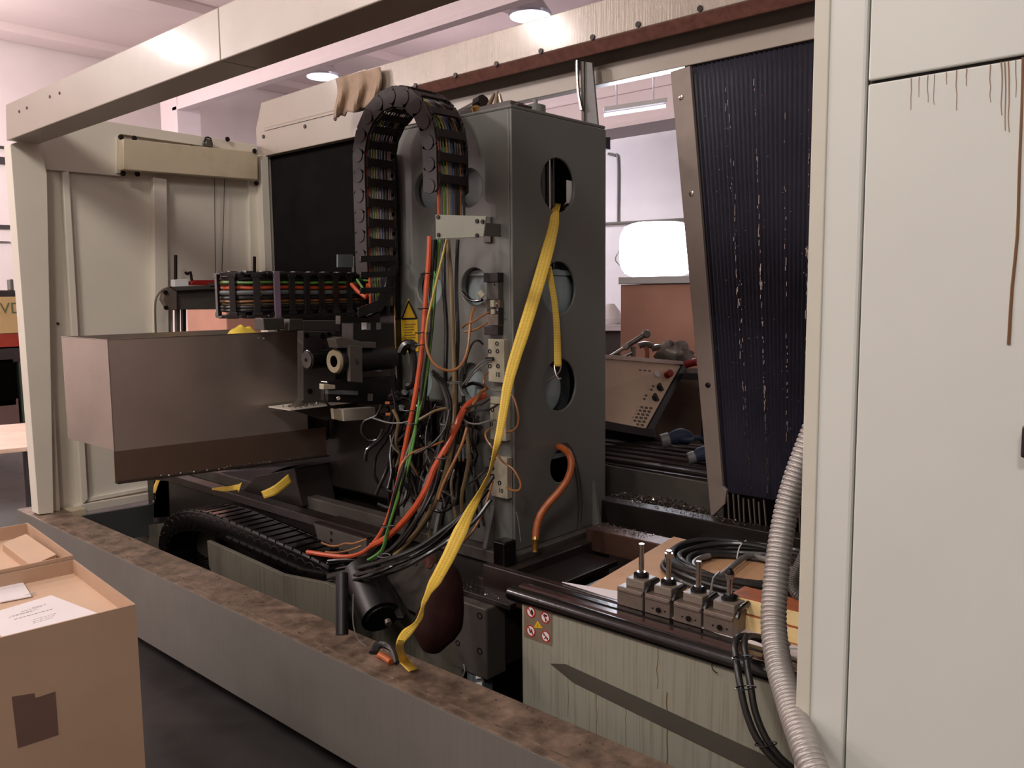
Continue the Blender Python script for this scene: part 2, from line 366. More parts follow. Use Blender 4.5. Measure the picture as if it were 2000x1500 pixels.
# far bench with white bundle, left of carton
p = AT(1196, 632, 8.0)
t = thing('far_bench', V((p.x, p.y, 0)), 'far workbench with a pale edge seen between column and pink carton', 'bench')
MB().obox(p + V((0, 0, -.03)), RT * .55, V((.2, .2, 0)), Z1 * .025).build('bench_top', m_wallr, t)
MB().obox(V((p.x, p.y, (p.z - .06) / 2)), RT * .5, V((.15, .15, 0)), Z1 * (p.z - .06) / 2).build('bench_body', m_dark, t)
for k, (u, v, s_) in enumerate(((1193, 590, .1), (1208, 585, .055))):
    q = AT(u, v, 8.0); q.z = p.z - .003 + s_
    m = MB(); m.lathe(q - V((0, 0, s_)), Z1, [(0, s_ * .8), (s_ * .5, s_ * 1.1), (s_ * 1.2, s_ * .9), (s_ * 1.9, s_ * .35)], 9)
    m.build('white_bundle', m_white, label=('larger' if k == 0 else 'smaller') + ' white plastic bundle lying on the far workbench', cat='bundle', smooth=True)
q = AT(1205, 700, 7.0); MB().obox(V((q.x, q.y, .5)), RT * .10, V((.1, .1, 0)), Z1 * .5).build('grey_crate', m_grayc, label='narrow grey crate standing below the far workbench', cat='crate', bevel=.01)

# control pendant
TL, TR, BL_, BR = AT(1120, 694, 4.62), AT(1333, 712, 4.95), AT(1060, 800, 4.32), AT(1263, 838, 4.62)
ex = (TR - TL).normalized(); ed = (BR - TR); ey = -(ed - ex * ed.dot(ex)).normalized(); nz = ex.cross(ey)
if nz.dot(C0 - TR) < 0: nz = -nz
t = thing('control_pendant', BR - Z1 * .1, 'tilted machine control panel with keys and red stop button', 'control panel')
m = MB(); m.prism([TL, TR, BR, BL_], -nz * .12); m.build('housing', m_blk, t, bevel=.008)
f0 = nz * .004
MB().prism([TR, TR + ex * .05 - nz * .02, BR + ex * .06 - nz * .02, BR], -nz * .10).build('side_cheek', m_blk, t, bevel=.004)
MB().prism([BL_, BR + ex * .06, BR + ex * .05 - ey * .05, BL_ - ey * .05], -nz * .10).build('lower_cheek', m_blk, t, bevel=.004)
m = MB(); q = [lerp(TL, TR, .0), lerp(TL, TR, .985), lerp(BL_, BR, .985), BL_]; m.prism([p + f0 * .2 for p in q], f0); m.build('face_plate', m_pan, t, bevel=.002)
m = MB(); m.obox((TL + TR) / 2 + nz * .012, (TR - TL) * .49, ey * .012, nz * .008); m.build('top_strip', m_chrome, t, bevel=.002)
def on_pan(u, v):
    d = ray(u, v); k = (TR + f0 * 1.2 - C0).dot(nz) / d.dot(nz); return C0 + d * k
kb = MB().obox((0, 0, 0), ex * .0095, ey * .0065, nz * .004).build('key', m_key, t, org=(0, 0, 0), bevel=.001)
ks = []
for (u0, v0, nx_, ny_) in ((1250, 724, 3, 3), (1257, 753, 3, 2), (1252, 772, 2, 2), (1226, 793, 6, 6), (1196, 724, 5, 4)):
    for i in range(nx_):
        for j in range(ny_): ks.append((u0 + i * 9.0 - j * 3.4 , v0 + i * .9 + j * 6.6))
kb.location = on_pan(*ks[0]) - WL[t.name]; WL[kb.name] = on_pan(*ks[0])
for (u, v) in ks[1:]: share(kb, 'key', on_pan(u, v), t)
m = MB(); c = on_pan(1302, 734); m.lathe(c, nz, [(0, .02), (.012, .02), (.012, .012), (.03, .012), (.03, .021), (.042, .021), (.046, .012)], 16); m.build('stop_button', m_redt, t, smooth=True)
c = on_pan(1281, 732); MB().lathe(c, nz, [(0, .019), (.014, .018), (.016, .010)], 16).build('round_button', m_white, t, smooth=True)
for u, v in ((1288, 758), (1279, 778)):
    c = on_pan(u, v); o = MB(); o.lathe(c, nz, [(0, .02), (.006, .019)], 14); o.obox(c + nz * .014, (ey * .022 - ex * .006), ex * .006, nz * .009); o.build('rotary_knob', m_blk, t, bevel=.001)
# shelf holding the pendant + odd tools on it
a = AT(1150, 716, 5.3); b = AT(1420, 722, 5.0)
dz = V((0, 0, -1)); t2 = thing('pendant_shelf', (a + b) / 2, 'dark shelf behind the control panel carrying loose tools', 'shelf')
MB().obox((a + b) / 2 - Z1 * .03, (b - a) / 2, V((.12, .12, 0)), Z1 * .02).build('shelf_board', m_dark, t2, bevel=.004)
MB().obox((a + b) / 2 + RT * .35 - Z1 * .45, RT * .05, V((.05, .05, 0)), Z1 * .4).build('shelf_post', m_dark, t2, bevel=.004)
# ratchet wrench
p, q = AT(1182, 703, 5.0), AT(1262, 652, 5.0); d = (q - p)
t = thing('ratchet_wrench', p, 'long chrome ratchet wrench leaning up behind the control panel', 'wrench')
MB().cyl(p, p + d * .72, .011, 10).build('handle', m_chrome, t, smooth=True)
MB().cyl(p + d * .55, p + d * .92, .016, 10).build('grip', m_toolw, t, smooth=True)
MB().lathe(q - VIEW * -.012, -VIEW, [(0, .02), (.008, .026), (.024, .026), (.032, .02)], 14).build('head', m_toolw, t, smooth=True)
MB().cyl(p + d * .45, p + d * .55, .022, 8).build('collar', m_chrome, t)
p, q = AT(1210, 700, 4.98), AT(1237, 687, 4.98)
t = thing('tap_tool', p, 'small chrome T-handled tool beside the ratchet wrench', 'tool')
MB().cyl(p, q, .011, 8).build('shaft', m_chrome, t); MB().cyl(q + UP * .03, q - UP * .03, .015, 8).build('head', m_toolw, t)
# hammers and rag pile
for i, (u, v, s_, hm, lab) in enumerate(((1262, 678, 1.0, m_woodr, 'hammer with worn head standing behind the control panel, left of two'), (1287, 684, .9, m_cardp, 'hammer with pale wide handle behind the control panel, right of two'))):
    p = AT(u, v + 26, 5.05); q = AT(u - 1, v - 6, 5.05); t = thing('hammer', p, lab, 'hammer')
    MB().tube([p, lerp(p, q, .5) + RT * .006, q], lambda i_, m_: .018 - .006 * i_ / m_, 8).build('handle', hm, t, smooth=True)
    MB().tube([q - RT * .04 - UP * .01, q, q + RT * .045 - UP * .012], .019, 8).build('head', m_toolw, t, smooth=True)
c = AT(1316, 690, 5.05); m = MB(); rows = []
for i in range(13):
    th = i / 12 * math.pi; row = []
    for j in range(17):
        ph = j / 16 * 2 * math.pi; rr = .085 * (1 + .3 * math.sin(5 * ph + i) * math.sin(3 * th))
        row.append(c + RT * rr * 1.25 * math.sin(th) * math.cos(ph) + VIEW * rr * .7 * math.sin(th) * math.sin(ph) + Z1 * (rr * math.cos(th) - .02))
    rows.append(row)
m.grid(rows); m.build('oily_rag', m_toolw, label='crumpled dark grey rag pile right of the hammers', cat='rag', smooth=True)
p = AT(1340, 712, 4.9); MB().cyl(p, AT(1362, 706, 4.85), .022, 12).build('red_spray_lid', m_redt, label='red round cap beside the leaning frame strip', cat='cap', smooth=True)

# ================================================================== REAR OF THE MACHINE ENCLOSURE
XR = 3.15
yl, yr = 5.1, .45
t = thing('rear_header', (XR, 2.8, 2.5), 'long cream sheet metal header along the top rear of the machine', 'header')
# front plate: profile in x,z
def yprism(name, prof, y0, y1, mat, parent, bevel=.003): return MB().prism([(x, y0, z) for x, z in prof], (0, y1 - y0, 0)).build(name, mat, parent, bevel=bevel)
def z_at(u, v, x): return PX(u, v, x).z
xf = 3.02
zt = z_at(990, 55, xf); zb = z_at(1160, 78, xf)
yprism('front_plate', [(xf, zb), (xf + .012, zb), (xf + .012, zt), (xf, zt)], yr, 3.95, m_creamd, t)
z108 = z_at(1160, 106, xf + .03)
yprism('lower_flange', [(xf, zb), (xf + .03, z108), (xf + .04, z108), (xf + .014, zb)], yr, 3.95, m_rust, t)
yprism('top_flange', [(xf + .012, zt - .012), (xf + .012, zt), (XR + .3, zt), (XR + .3, zt - .012)], yr, 3.95, m_cream, t)
# recessed lower beam
z0 = z_at(1160, 167, XR); z1 = z_at(1160, 130, XR)
yprism('flange_web', [(xf + .04, zb + .0), (xf + .04, zb + .01), (XR + .06, zb + .01), (XR + .06, zb + .0)], yr, 3.95, m_gunm, t)
yprism('lower_beam', [(XR, z0), (XR + .06, z0), (XR + .06, zb + .012), (XR + .045, zb + .012), (XR + .045, z1), (XR, z1)], yr, 4.3, m_cream, t)
# left end cowl with cut corner
zl0, zl1 = z_at(514, 308, XR), z_at(514, 203, XR)
ye = PX(500, 255, XR - .03).y
cow = [(ye, zl0), (ye, PX(497, 255, XR).z), (PX(518, 203, XR).y, zl1), (3.93, zl1 + .02), (3.93, zl0)]
MB().prism([(XR - .03, y, z) for y, z in cow], (.05, 0, 0)).build('end_cowl', m_cream, t, bevel=.004)
m = MB(); m.prism([(XR - .036, 5.0, zl0 + .17), (XR - .03, 5.0, zl0 + .18), (XR - .03, 3.94, zl0 + .18), (XR - .036, 3.94, zl0 + .17)], (0, 0, -.012)); m.build('cowl_fold', m_cream, t)
sc0 = MB().cyl((0, 0, 0), (-.006, 0, 0), .012, 12).build('screw', m_bolt, t, org=(0, 0, 0))
scr = [PX(u, v, xf) for u, v in ((812, 167), (890, 147), (970, 125), (1057, 100), (1158, 73), (1247, 48), (1368, 17))] + [PX(u, v, XR - .03) for u, v in ((596, 247), (515, 267), (655, 232))]
sc0.location = scr[0] - WL[t.name]
for p in scr[1:]: share(sc0, 'screw', p, t)
# narrow gusset hanging from header to column
a = PX(1128, 125, 3.1); 
t = thing('gusset_bracket', PX(1150, 250, 3.1), 'narrow grey tapered bracket hanging from the header behind the column', 'bracket')
m = MB(); m.prism([PX(1138, 120, 3.08), PX(1156, 122, 3.08), PX(1168, 252, 3.08), PX(1140, 252, 3.08)], (.012, 0, 0)); m.build('gusset_plate', m_grayc, t, bevel=.002)
MB().prism([PX(1134, 120, 3.07), PX(1140, 120, 3.07), PX(1141, 252, 3.07), PX(1136, 252, 3.07)], (.05, 0, 0)).build('gusset_web', m_gunm, t)
MB().tube([PX(1127, 118, 3.06), PX(1128, 160, 3.06), PX(1131, 190, 3.06), PX(1136, 215, 3.06)], .008, 8).build('grease_nipple', m_chrome, t, smooth=True)
# rag hanging over header
m = MB(); rows = []
for i in range(15):
    s_ = i / 14; row = []
    for j in range(21):
        r_ = j / 20; u = lerp(656, 742, r_) + 4 * math.sin(s_ * 5) - 10 * (1 - s_) * (1 - r_) * .0
        vt = lerp(153, 131, r_); vb = [232, 228, 216, 218, 214, 208, 202][min(6, int(r_ * 7))] - 3 * math.sin(r_ * 12)
        v = lerp(vt, vb, s_); row.append(PX(u, v, xf - .03 - .022 * math.sin(r_ * 15 + s_ * 1.5) * (.4 + s_)))
    rows.append(row)
m.grid(rows); m.build('beige_rag', m_cloth, label='beige rag hanging over the rear header', cat='rag', smooth=True, thick=.006)

# bellows left (dry, dark)
def pleats(m, x, edges, n, amp):
    # edges: (y_top_left, z_top_left),(y_top_right..),(y_bot_right),(y_bot_left)
    tl, tr, br, bl_ = [V((0,) + e) for e in edges]; rows = []
    for i in range(2 * n + 1):
        s_ = i / (2 * n); dx = amp if i % 2 else 0
        rows.append([lerp(lerp(tl, tr, s_), lerp(bl_, br, s_), k / 6) + V((x + dx, 0, 0)) for k in range(7)])
    m.grid(rows)
t = thing('rear_bellows', (XR + .02, 4.4, .95), 'dark dry pleated bellows curtain left of the arched cable chain', 'bellows')
m = MB(); pleats(m, XR + .02, ((5.02, 2.6), (2.9, 2.6), (2.9, .95), (5.02, .95)), 90, .014); m.build('pleated_curtain', m_bell, t)
MB().box((XR - .02, 5.02, .9), (XR + .03, 5.06, 2.58)).build('edge_strip', m_panel, t, bevel=.002)
MB().box((3.085, 5.0, .9), (3.14, 5.085, 2.56)).build('corner_strip', m_panel, t, bevel=.003)
# bellows right (oily)
t = thing('rear_bellows', (XR + .03, 1.5, .7), 'tall oily black pleated bellows curtain beside the metal hose', 'bellows')
tl = PX(1345, 132, XR); bl2 = PX(1418, 962, XR); tr = PX(1700, 40, XR); br = PX(1680, 1010, XR)
m = MB(); pleats(m, XR + .01, ((tl.y + .03, 2.62), (.62, 2.62), (.85, br.z - .02), (bl2.y + .035, bl2.z)), 62, .012); m.build('pleated_curtain', m_bel, t)
# loose lower pleat ribs sticking out
rb = None
k = 0
for u in list(range(1422, 1502, 10)) + [1517, 1530, 1549, 1561, 1569]:
    a = PX(u, 968 + random.uniform(-6, 6) + (u - 1424) * .2, XR - .02); b = PX(u + 4 + random.uniform(-2, 3), 1034 + (u - 1424) * .22 + random.uniform(-4, 4), XR - .02)
    MB().obox((a + b) / 2, (b - a) / 2, Y1 * .0022, X1 * .004).build('rib', m_clampg, t); k += 1
MB().box((XR + .0, .85, PX(1500, 1050, XR).z), (XR + .01, bl2.y + .01, bl2.z)).build('backing_plate', m_recess_shade, t)  # black plate closing off the gaps behind the ribs
m = MB()
for i in range(760):                     # bright slivers painting glints of wet beads and runs on the pleats
    s_ = random.random(); a_ = random.choice((.13, .14, .23, .23, .33, .41, .53, .62, .62, .64, .75, .84, .86, .93)) + random.uniform(-.004, .004) if i % 3 else random.random()
    p = lerp(lerp(tl, V((XR, .62, 2.62)), a_), lerp(bl2, V((XR, .85, br.z)), a_), .06 + .92 * s_ ** .7)
    r_ = random.uniform(.0006, .0016 if i % 3 else .0012); L_ = random.uniform(2, 12) if i % 3 else random.uniform(1, 2)
    m.obox(p + V((-.004, 0, 0)), X1 * r_, Y1 * r_ * .8, Z1 * r_ * L_)
m.build('bead_glints', m_chrome, t, kind='stuff')
# leaning frame strip between opening and bellows
t = thing('leaning_frame_strip', PX(1395, 1010, XR - .03), 'leaning grey metal frame strip at the left edge of the oily bellows', 'frame')
c1, c2, c3, c4 = PX(1309, 140, XR - .03), PX(1347, 128, XR - .03), PX(1415, 985, XR - .03), PX(1388, 1012, XR - .03)
MB().prism([c1, c2, PX(1411, 950, XR - .03), PX(1419, 958, XR - .03), c3, c4], (.02, 0, 0)).build('strip_plate', m_gunm if False else M('dusty_grey_strip', (142, 128, 118), .5, .2, var=.08, scale=8, dirt=.3, dcol=(110, 94, 82), dscale=12), t, bevel=.003)
for u, v in ((1351, 378), (1383, 752), (1330, 190)):
    MB().lathe(PX(u, v, XR - .03), (-1, 0, 0), [(0, .012), (.004, .011), (.006, .006)], 12).build('bolt', m_bolt if v > 500 else m_chrome, t, smooth=True)
# rear ledge seen through the opening: dark ribbed shelf, grey skirt, chip tray
a = PX(1290, 925, 3.35); 
t = thing('rear_skirt', (3.3, 2.2, .6), 'grey sheet skirt below the rear opening, right of the column', 'skirt')
zs1 = PX(1185, 905, 3.3).z; zs0 = PX(1290, 1000, 3.3).z - .08
MB().prism([(3.3, 3.2, zs0), (3.3, 1.55, zs0), (3.3, 1.55, zs1 - .02), (3.3, 3.2, zs1)], (.02, 0, 0)).build('skirt_plate', m_gunm, t, bevel=.003)
t = thing('ribbed_shelf', (3.6, 2.2, .9), 'dark ribbed ledge behind the rear opening under the control panel', 'ledge')
MB().box((3.32, 1.4, zs1 - .04), (4.1, 3.2, zs1 - .005)).build('shelf_base', m_body, t)
for i in range(7):
    x = 3.36 + i * .1; MB().box((x, 1.4, zs1 - .005), (x + .05, 3.2, zs1 + .012)).build('shelf_rib', m_dsteel, t, bevel=.004)
for i, (u, v, s_, lab) in enumerate(((1325, 858, 1.0, 'dark blue work glove with pale cuff lying below the control panel'), (1372, 905, .8, 'blue work glove partly hidden by the leaning strip'))):
    c = AT(u, v, 4.2 - i * .2); c.z = max(c.z, zs1 + .05); m = MB(); t = thing('work_glove', c - Z1 * .04, lab, 'glove')
    m.tube([c - RT * .05 * s_, c + RT * .02 * s_ + Z1 * .015, c + RT * .06 * s_], lambda a_, b_: .042 * math.sin(math.pi * (.2 + .65 * a_ / b_)), 10)
    for q in range(4): m.tube([c + RT * .05 * s_ + VIEW * (.02 * q - .03), c + RT * .10 * s_ + VIEW * (.024 * q - .035) + Z1 * .01, c + RT * .14 * s_ + VIEW * (.02 * q - .03) - Z1 * .02], .011, 7)
    m.tube([c + VIEW * -.03, c - VIEW * .06 + RT * .03, c - VIEW * .07 + RT * .06], .012, 7); m.build('palm', m_blueg, t, smooth=True)
    MB().tube([c - RT * .085 * s_ - Z1 * .01, c - RT * .045 * s_], .036 * s_, 10).build('cuff', m_grayc, t, smooth=True)
# background brown panel right of pendant
a = AT(1330, 900, 5.45); MB().obox(V((a.x, a.y, .55)), RT * .6, V((.01, .012, 0)), Z1 * .55).build('brown_board', M('brown_board', (120, 98, 80), .6), label='brown board standing behind the control panel', cat='board', bevel=.005)
def pile(name, pts, n, r0, r1, label, spread, cat='chips', parent=None, mat=m_chip):
    m = MB()
    for i in range(n):
        k = random.random() * (len(pts) - 1); a = lerp(pts[int(k)], pts[min(int(k) + 1, len(pts) - 1)], k - int(k))
        p = a + V((random.uniform(-1, 1) * spread[0], random.uniform(-1, 1) * spread[1], random.uniform(0, spread[2])))
        e = V((random.gauss(0, 1), random.gauss(0, 1), random.gauss(0, 1))).normalized(); g_ = e.orthogonal().normalized(); h_ = e.cross(g_)
        r_ = random.uniform(r0, r1); m.add([p + e * r_ * 1.7, p + g_ * r_, p - g_ * r_ * .8 + h_ * r_ * .6, p - h_ * r_ * .8], [(0, 1, 2), (0, 2, 3), (0, 3, 1), (1, 3, 2)])
    return m.build(name, mat, parent, label=label, cat=cat, kind='stuff')

# ================================================================== LEFT ENCLOSURE SIDE
YP = 5.1
def PP(u, v, y=YP): return PY(u, v, y)
t = thing('side_enclosure', (1.7, YP, .43), 'cream sheet metal side wall of the machine with folded corner post', 'side wall')
def sheet(name, pts, mat=m_panel, y=YP, d=.02, bev=.003, par=None): return MB().prism([PP(u, v, y) for u, v in pts], (0, d, 0)).build(name, mat, par or t, bevel=bev)
sheet('wall_sheet', [(60, 262), (206, 236), (500, 283), (506, 520), (508, 604), (338, 604), (340, 960), (300, 975), (300, 968), (78, 1004)])
sheet('corner_post', [(20, 282), (75, 262), (92, 340), (105, 1002), (75, 1005)], y=YP - .10, d=.10)
sheet('post_fold', [(66, 330), (82, 330), (118, 1000), (104, 1003)], y=YP - .06, d=.05)
sheet('post_fold', [(122, 336), (135, 334), (172, 975), (160, 988)], y=YP - .035, d=.03)
sheet('top_rail', [(78, 262), (206, 236), (500, 283), (500, 300), (236, 262), (236, 344), (78, 330)], y=YP - .03, d=.02)
sheet('wall_rib', [(300, 345), (326, 350), (330, 655), (304, 655)], y=YP - .05, d=.05)
sheet('wall_rib', [(486, 352), (506, 354), (508, 530), (490, 530)], y=YP - .03, d=.03)
sheet('bottom_rail', [(145, 988), (300, 962), (300, 976), (147, 1004)], y=YP - .04, d=.05)
sheet('bottom_rail', [(170, 973), (300, 949), (300, 956), (170, 981)], y=YP - .02, d=.03)
m = MB(); m.box((1.66, YP - .12, .40), (1.86, YP - .02, .452)); m.build('post_foot', m_panels, t, bevel=.003)
for u, v in ((113, 632), (375, 982 - 700)): MB().cyl(PP(u, v, YP - .005), PP(u, v, YP - .012), .008, 10).build('screw', m_bolt, t)
# cream rail box with rusty corner
t = thing('door_track_box', PP(241, 330, YP - .1), 'stained cream track box screwed across the top of the side wall', 'track box')
MB().prism([PP(241, 271, YP - .12), PP(503, 297, YP - .12), PP(504, 351, YP - .12), PP(241, 331, YP - .12)], (0, .07, 0)).build('track_cover', m_panels, t, bevel=.004)
MB().prism([PP(228, 266, YP - .04), PP(240, 266, YP - .04), PP(240, 338, YP - .04), PP(228, 338, YP - .04)], (0, .03, 0)).build('end_plate', m_panel, t)
for u, v in ((236, 268), (262, 270), (240, 339), (268, 340), (497, 295), (500, 358), (444, 272)):
    MB().lathe(PP(u, v, YP - .13 if 480 < u and v < 300 else YP - .055), (0, -1, 0), [(0, .016), (.006, .015), (.008, .008)], 12).build('screw', m_bolt, t, smooth=True)
# round brass eye on top of track, two thin pull wires, two studs, bracket
c = PP(407, 281, YP - .08)
t = thing('pulley_eye', c, 'small grey pulley eye on top of the stained track box', 'pulley')
MB().lathe(c + Y1 * .02, (0, -1, 0), [(0, .03), (.01, .034), (.02, .03), (.03, .018)], 16).build('wheel', m_gunm, t, smooth=True)
MB().tube([c + V((-.025, 0, -.01)), c + V((-.018, 0, .035)), c + V((.018, 0, .035)), c + V((.025, 0, -.01))], .005, 6).build('eye_loop', m_bolt, t)
for u, u2, lab in ((419, 421, 'thin dark pull wire hanging below the track box, left one'), (439, 433, 'thin dark pull wire hanging below the track box, right one')):
    MB().tube([PP(u, 345, YP - .04), PP((u + u2) / 2, 450, YP - .04), PP(u2, 552, YP - .04)], .0022, 5, step=.2).build('pull_wire', m_bolt, label=lab, cat='wire')
# grey beam bracket at the window opening
t = thing('grey_channel_bracket', PP(330, 605, YP - .2), 'grey channel bracket crossing the opening left of the horizontal chain', 'bracket')
sheet('channel_web', [(345, 567), (516, 560), (516, 603), (345, 605)], m_gunm, YP - .2, .03, .003, t)
sheet('channel_top', [(335, 560), (516, 553), (516, 560), (345, 568)], m_gunm, YP - .24, .06, .003, t)
sheet('end_cheek', [(322, 566), (346, 560), (346, 606), (330, 606), (318, 585)], m_clampg, YP - .22, .05, .004, t)
sheet('upright', [(345, 600), (352, 600), (352, 652), (346, 652)], m_gunm, YP - .18, .03, .002, t)
sheet('upright', [(357, 604), (364, 604), (364, 652), (358, 652)], m_blk, YP - .16, .03, .002, t)
MB().tube([PP(304, 650, YP - .2), PP(303, 600, YP - .2), PP(306, 580, YP - .2), PP(318, 566, YP - .2), PP(335, 560, YP - .2)], .006, 8).build('bent_pipe', m_toolw, t, smooth=True)
for u, v in ((323, 571), (324, 601)): MB().lathe(PP(u, v, YP - .225), (0, -1, 0), [(0, .014), (.006, .013)], 10).build('bolt', m_bolt, t, smooth=True)
sheet('white_block', [(341, 546), (368, 545), (369, 559), (341, 560)], m_white, YP - .22, .05, .003, t)
for u, lab in ((343, 'dark threaded stud standing on the grey channel bracket'), (497, 'dark threaded stud standing just above the horizontal chain')):
    MB().cyl(PP(u, 548 if u < 400 else 560, YP - .16), PP(u, 498 if u < 400 else 501, YP - .16), .010, 8).build('threaded_stud', m_bolt, label=lab, cat='stud')
t = thing('red_clamp', PP(405, 556, YP - .2), 'low red hand clamp resting on the grey channel bracket', 'clamp')
sheet('jaw', [(374, 550), (382, 547), (432, 547), (440, 551), (440, 557), (374, 557)], m_redt, YP - .23, .05, .004, t)
sheet('lever', [(408, 552), (425, 552), (424, 561), (410, 561)], m_toolw, YP - .24, .04, .002, t)
MB().tube([PP(362, 531, YP - .2), PP(366, 536, YP - .2), PP(372, 531, YP - .2), PP(374, 545, YP - .2), PP(378, 553, YP - .2)], .008, 6).build('valve_wire', m_bolt, label='small dark bent valve handle left of the red clamp', cat='handle')
# carton seen through the opening
a = PY(365, 612, 7.0); b = PY(560, 603, 6.6)
MB().box((a.x + .2, 6.7, 0), (b.x + .5, 7.4, 1.72)).build('orange_carton', m_cardp, label='tall orange-brown carton beyond the opening in the side wall', cat='carton', bevel=.01)

# ================================================================== OVERHEAD BEAM, TROUGH
TX0, TX1, TZ = 1.587, 1.766, .45
t = thing('overhead_beam', (TX0, 2.8, 2.465), 'cream hollow steel beam running overhead across the front opening', 'beam')
yc = PX(427, 40, TX0).y
MB().prism([(TX0, 4.995, 2.465), (TX0, 4.97, 2.645), (TX0, yc + .001, 2.645), (TX0, yc + .001, 2.465)], (.154, 0, 0)).build('beam_section', m_cream, t, bevel=.004)
MB().box((TX0, .62, 2.465), (TX0 + .154, yc - .001, 2.645)).build('beam_section', m_cream, t, bevel=.004)
for u, v in ((38, 218), (53, 211), (98, 189), (117, 182)):
    MB().cyl(PX(u, v, TX0 + .001), PX(u, v, TX0 + .001) - X1 * .004, .007, 10).build('rivet', m_bolt, t)
t = thing('coolant_trough', (1.68, 2.8, .1), 'long grey sheet metal trough with a grimy flat top across the foreground', 'trough')
MB().prism([(TX0, .66, .11), (TX0 + .02, .66, .11), (TX0 + .02, .66, TZ), (TX0, .66, TZ)], (0, 4.6, 0)).build('front_panel', m_tr, t, bevel=.002)
MB().box((TX0, .66, TZ), (TX1, 5.26, TZ + .004)).build('top_deck', m_deck, t, bevel=.002)
MB().box((TX1 - .02, .66, .11), (TX1, 5.26, TZ)).build('rear_panel', m_body, t)
MB().box((TX0 + .02, .66, .11), (TX1 - .02, 5.26, .13)).build('bottom_panel', m_body, t)
MB().box((TX0, .655, .11), (TX1, .66, TZ)).build('end_cap', m_tr, t)
MB().box((TX0 + .03, .7, TZ + .004), (TX0 + .033, 4.9, TZ + .0065)).build('deck_seam', m_deck, t)
for y in (1.0, 2.2, 3.5, 4.8): MB().box((TX1 - .07, y, 0), (TX1 - .03, y + .05, .11)).build('foot', m_body, t)
pile('deck_swarf', [(1.68, .9, TZ + .006), (1.68, 4.6, TZ + .006)], 130, .0012, .0035, 'fine metal swarf scattered on the grimy trough top', (.07, 0, .001), mat=M('brown_swarf', (96, 80, 66), .4, .3))
MB().tube([PZ(768, 1327, TZ + .008), PZ(783, 1319, TZ + .008)], .0018, 5).build('wire_offcut', m_chrome, label='short bright wire offcut lying on the trough top', cat='wire')
# dark sump floor behind the trough
MB().box((TX1, .3, .16), (3.4, 5.2, .18)).build('sump_floor', m_recess_shade, label='dark oily sump floor behind the trough', cat='sump')

# ================================================================== RIGHT CABINET
CX = 1.55
t = thing('machine_cabinet', (CX, 0, .0), 'large grey-white machine cabinet filling the right side of the picture', 'cabinet')
ys = PX(1692, 162, CX).y; ys = .562
MB().box((CX, ys + .004, .0), (CX + .05, .645, 2.7)).build('corner_pillar', m_cab, t, bevel=.006)
MB().box((CX - .004, .632, .0), (CX + .045, .66, 2.7)).build('edge_trim', M('cabinet_edge', (206, 202, 186), .45, var=.03), t, bevel=.002)
MB().box((CX + .012, ys - .01, 0), (CX + .8, .62, 2.7)).build('cabinet_body', m_body, t)
zs = PX(1692, 162, CX).z
dr_ = MB().box((CX, -1.6, .02), (CX + .01, ys, zs - .003)).build('door', m_cab, t, bevel=.003)
MB().box((CX, -1.6, zs + .003), (CX + .01, ys, 2.7)).build('upper_panel', m_cab, t, bevel=.003)
MB().box((CX + .012, -1.6, 0), (CX + .8, ys - .01, 2.7)).build('cabinet_body', m_body, t)
a = PX(1998, 830, CX - .02); b = PX(1998, 893, CX - .02)
MB().box((CX - .03, a.y - .035, b.z), (CX, a.y, a.z)).build('door_handle', m_blk, dr_, bevel=.004)
m = MB()
def drip(us, v0, v1, w_):
    pts = [PX(us + random.uniform(-1.2, 1.2), lerp(v0, v1, k / 5), CX - .0005) for k in range(6)]
    m.tube(pts, lambda i, n_: w_ * (1 - .5 * i / n_), 5, step=.03)
for us, v0, v1, w_ in ((1779, 153, 215, .0007), (1795, 150, 190, .0006), (1812, 147, 200, .0007), (1824, 145, 205, .0006), (1868, 137, 216, .0008), (1887, 134, 168, .0009), (1934, 126, 200, .0008), (1956, 121, 225, .0011), (1963, 120, 255, .0011), (1970, 119, 258, .0011), (1848, 141, 165, .0007), (1984, 117, 190, .0007)):
    drip(us, v0, v1, w_)
m.build('rust_drips', M('rust_stain', (152, 122, 98), .6), t, kind='stuff')
m = MB(); pts = [PX(u, v, CX - .0005) for u, v in ((1998, 112), (1996, 200), (1991, 330), (1987, 460), (1977, 560), (1970, 673))]
m.tube(pts, lambda i, n_: .0018 + .001 * (i / n_), 6, step=.03); m.build('long_rust_run', M('rust_run', (118, 82, 52), .5), t)

# ================================================================== COLUMN
KX, KY, KZ = 2.44, 2.21, .62
KX2, KY2, KT = 3.05, 2.89, 2.345
t = thing('machine_column', (2.75, 2.55, KZ), 'tall dark grey cast machine column with round holes in the middle', 'machine column')
COLM = t
def holed(name, P0, eu, ev, nu, nv, depth, holes, par):
    """plate spanned by eu (0..nu) and ev (0..nv) with real round holes"""
    n = eu.cross(ev).normalized()
    vs = MB(); vs.prism([P0, P0 + eu * nu, P0 + eu * nu + ev * nv, P0 + ev * nv], n * depth)
    o = vs.build(name, m_col, None)
    cut = MB()
    for (c, r) in holes: cut.cyl(c - n * .2, c + n * .2, r, 40)
    co = cut.build('cutter', m_col, None)
    b = o.modifiers.new('holes', 'BOOLEAN'); b.operation = 'DIFFERENCE'; b.object = co; b.solver = 'EXACT'
    dg = bpy.context.evaluated_depsgraph_get(); me = bpy.data.meshes.new_from_object(o.evaluated_get(dg))
    bpy.data.objects.remove(co); o.modifiers.clear(); o.data = me; me.shade_smooth(); me.set_sharp_from_angle(angle=.6)
    o.parent = par; o.location = WL[o.name] - WL[par.name]
    bv = o.modifiers.new('bevel', 'BEVEL'); bv.width = .004; bv.segments = 2; bv.limit_method = 'ANGLE'; bv.angle_limit = .9
    return o
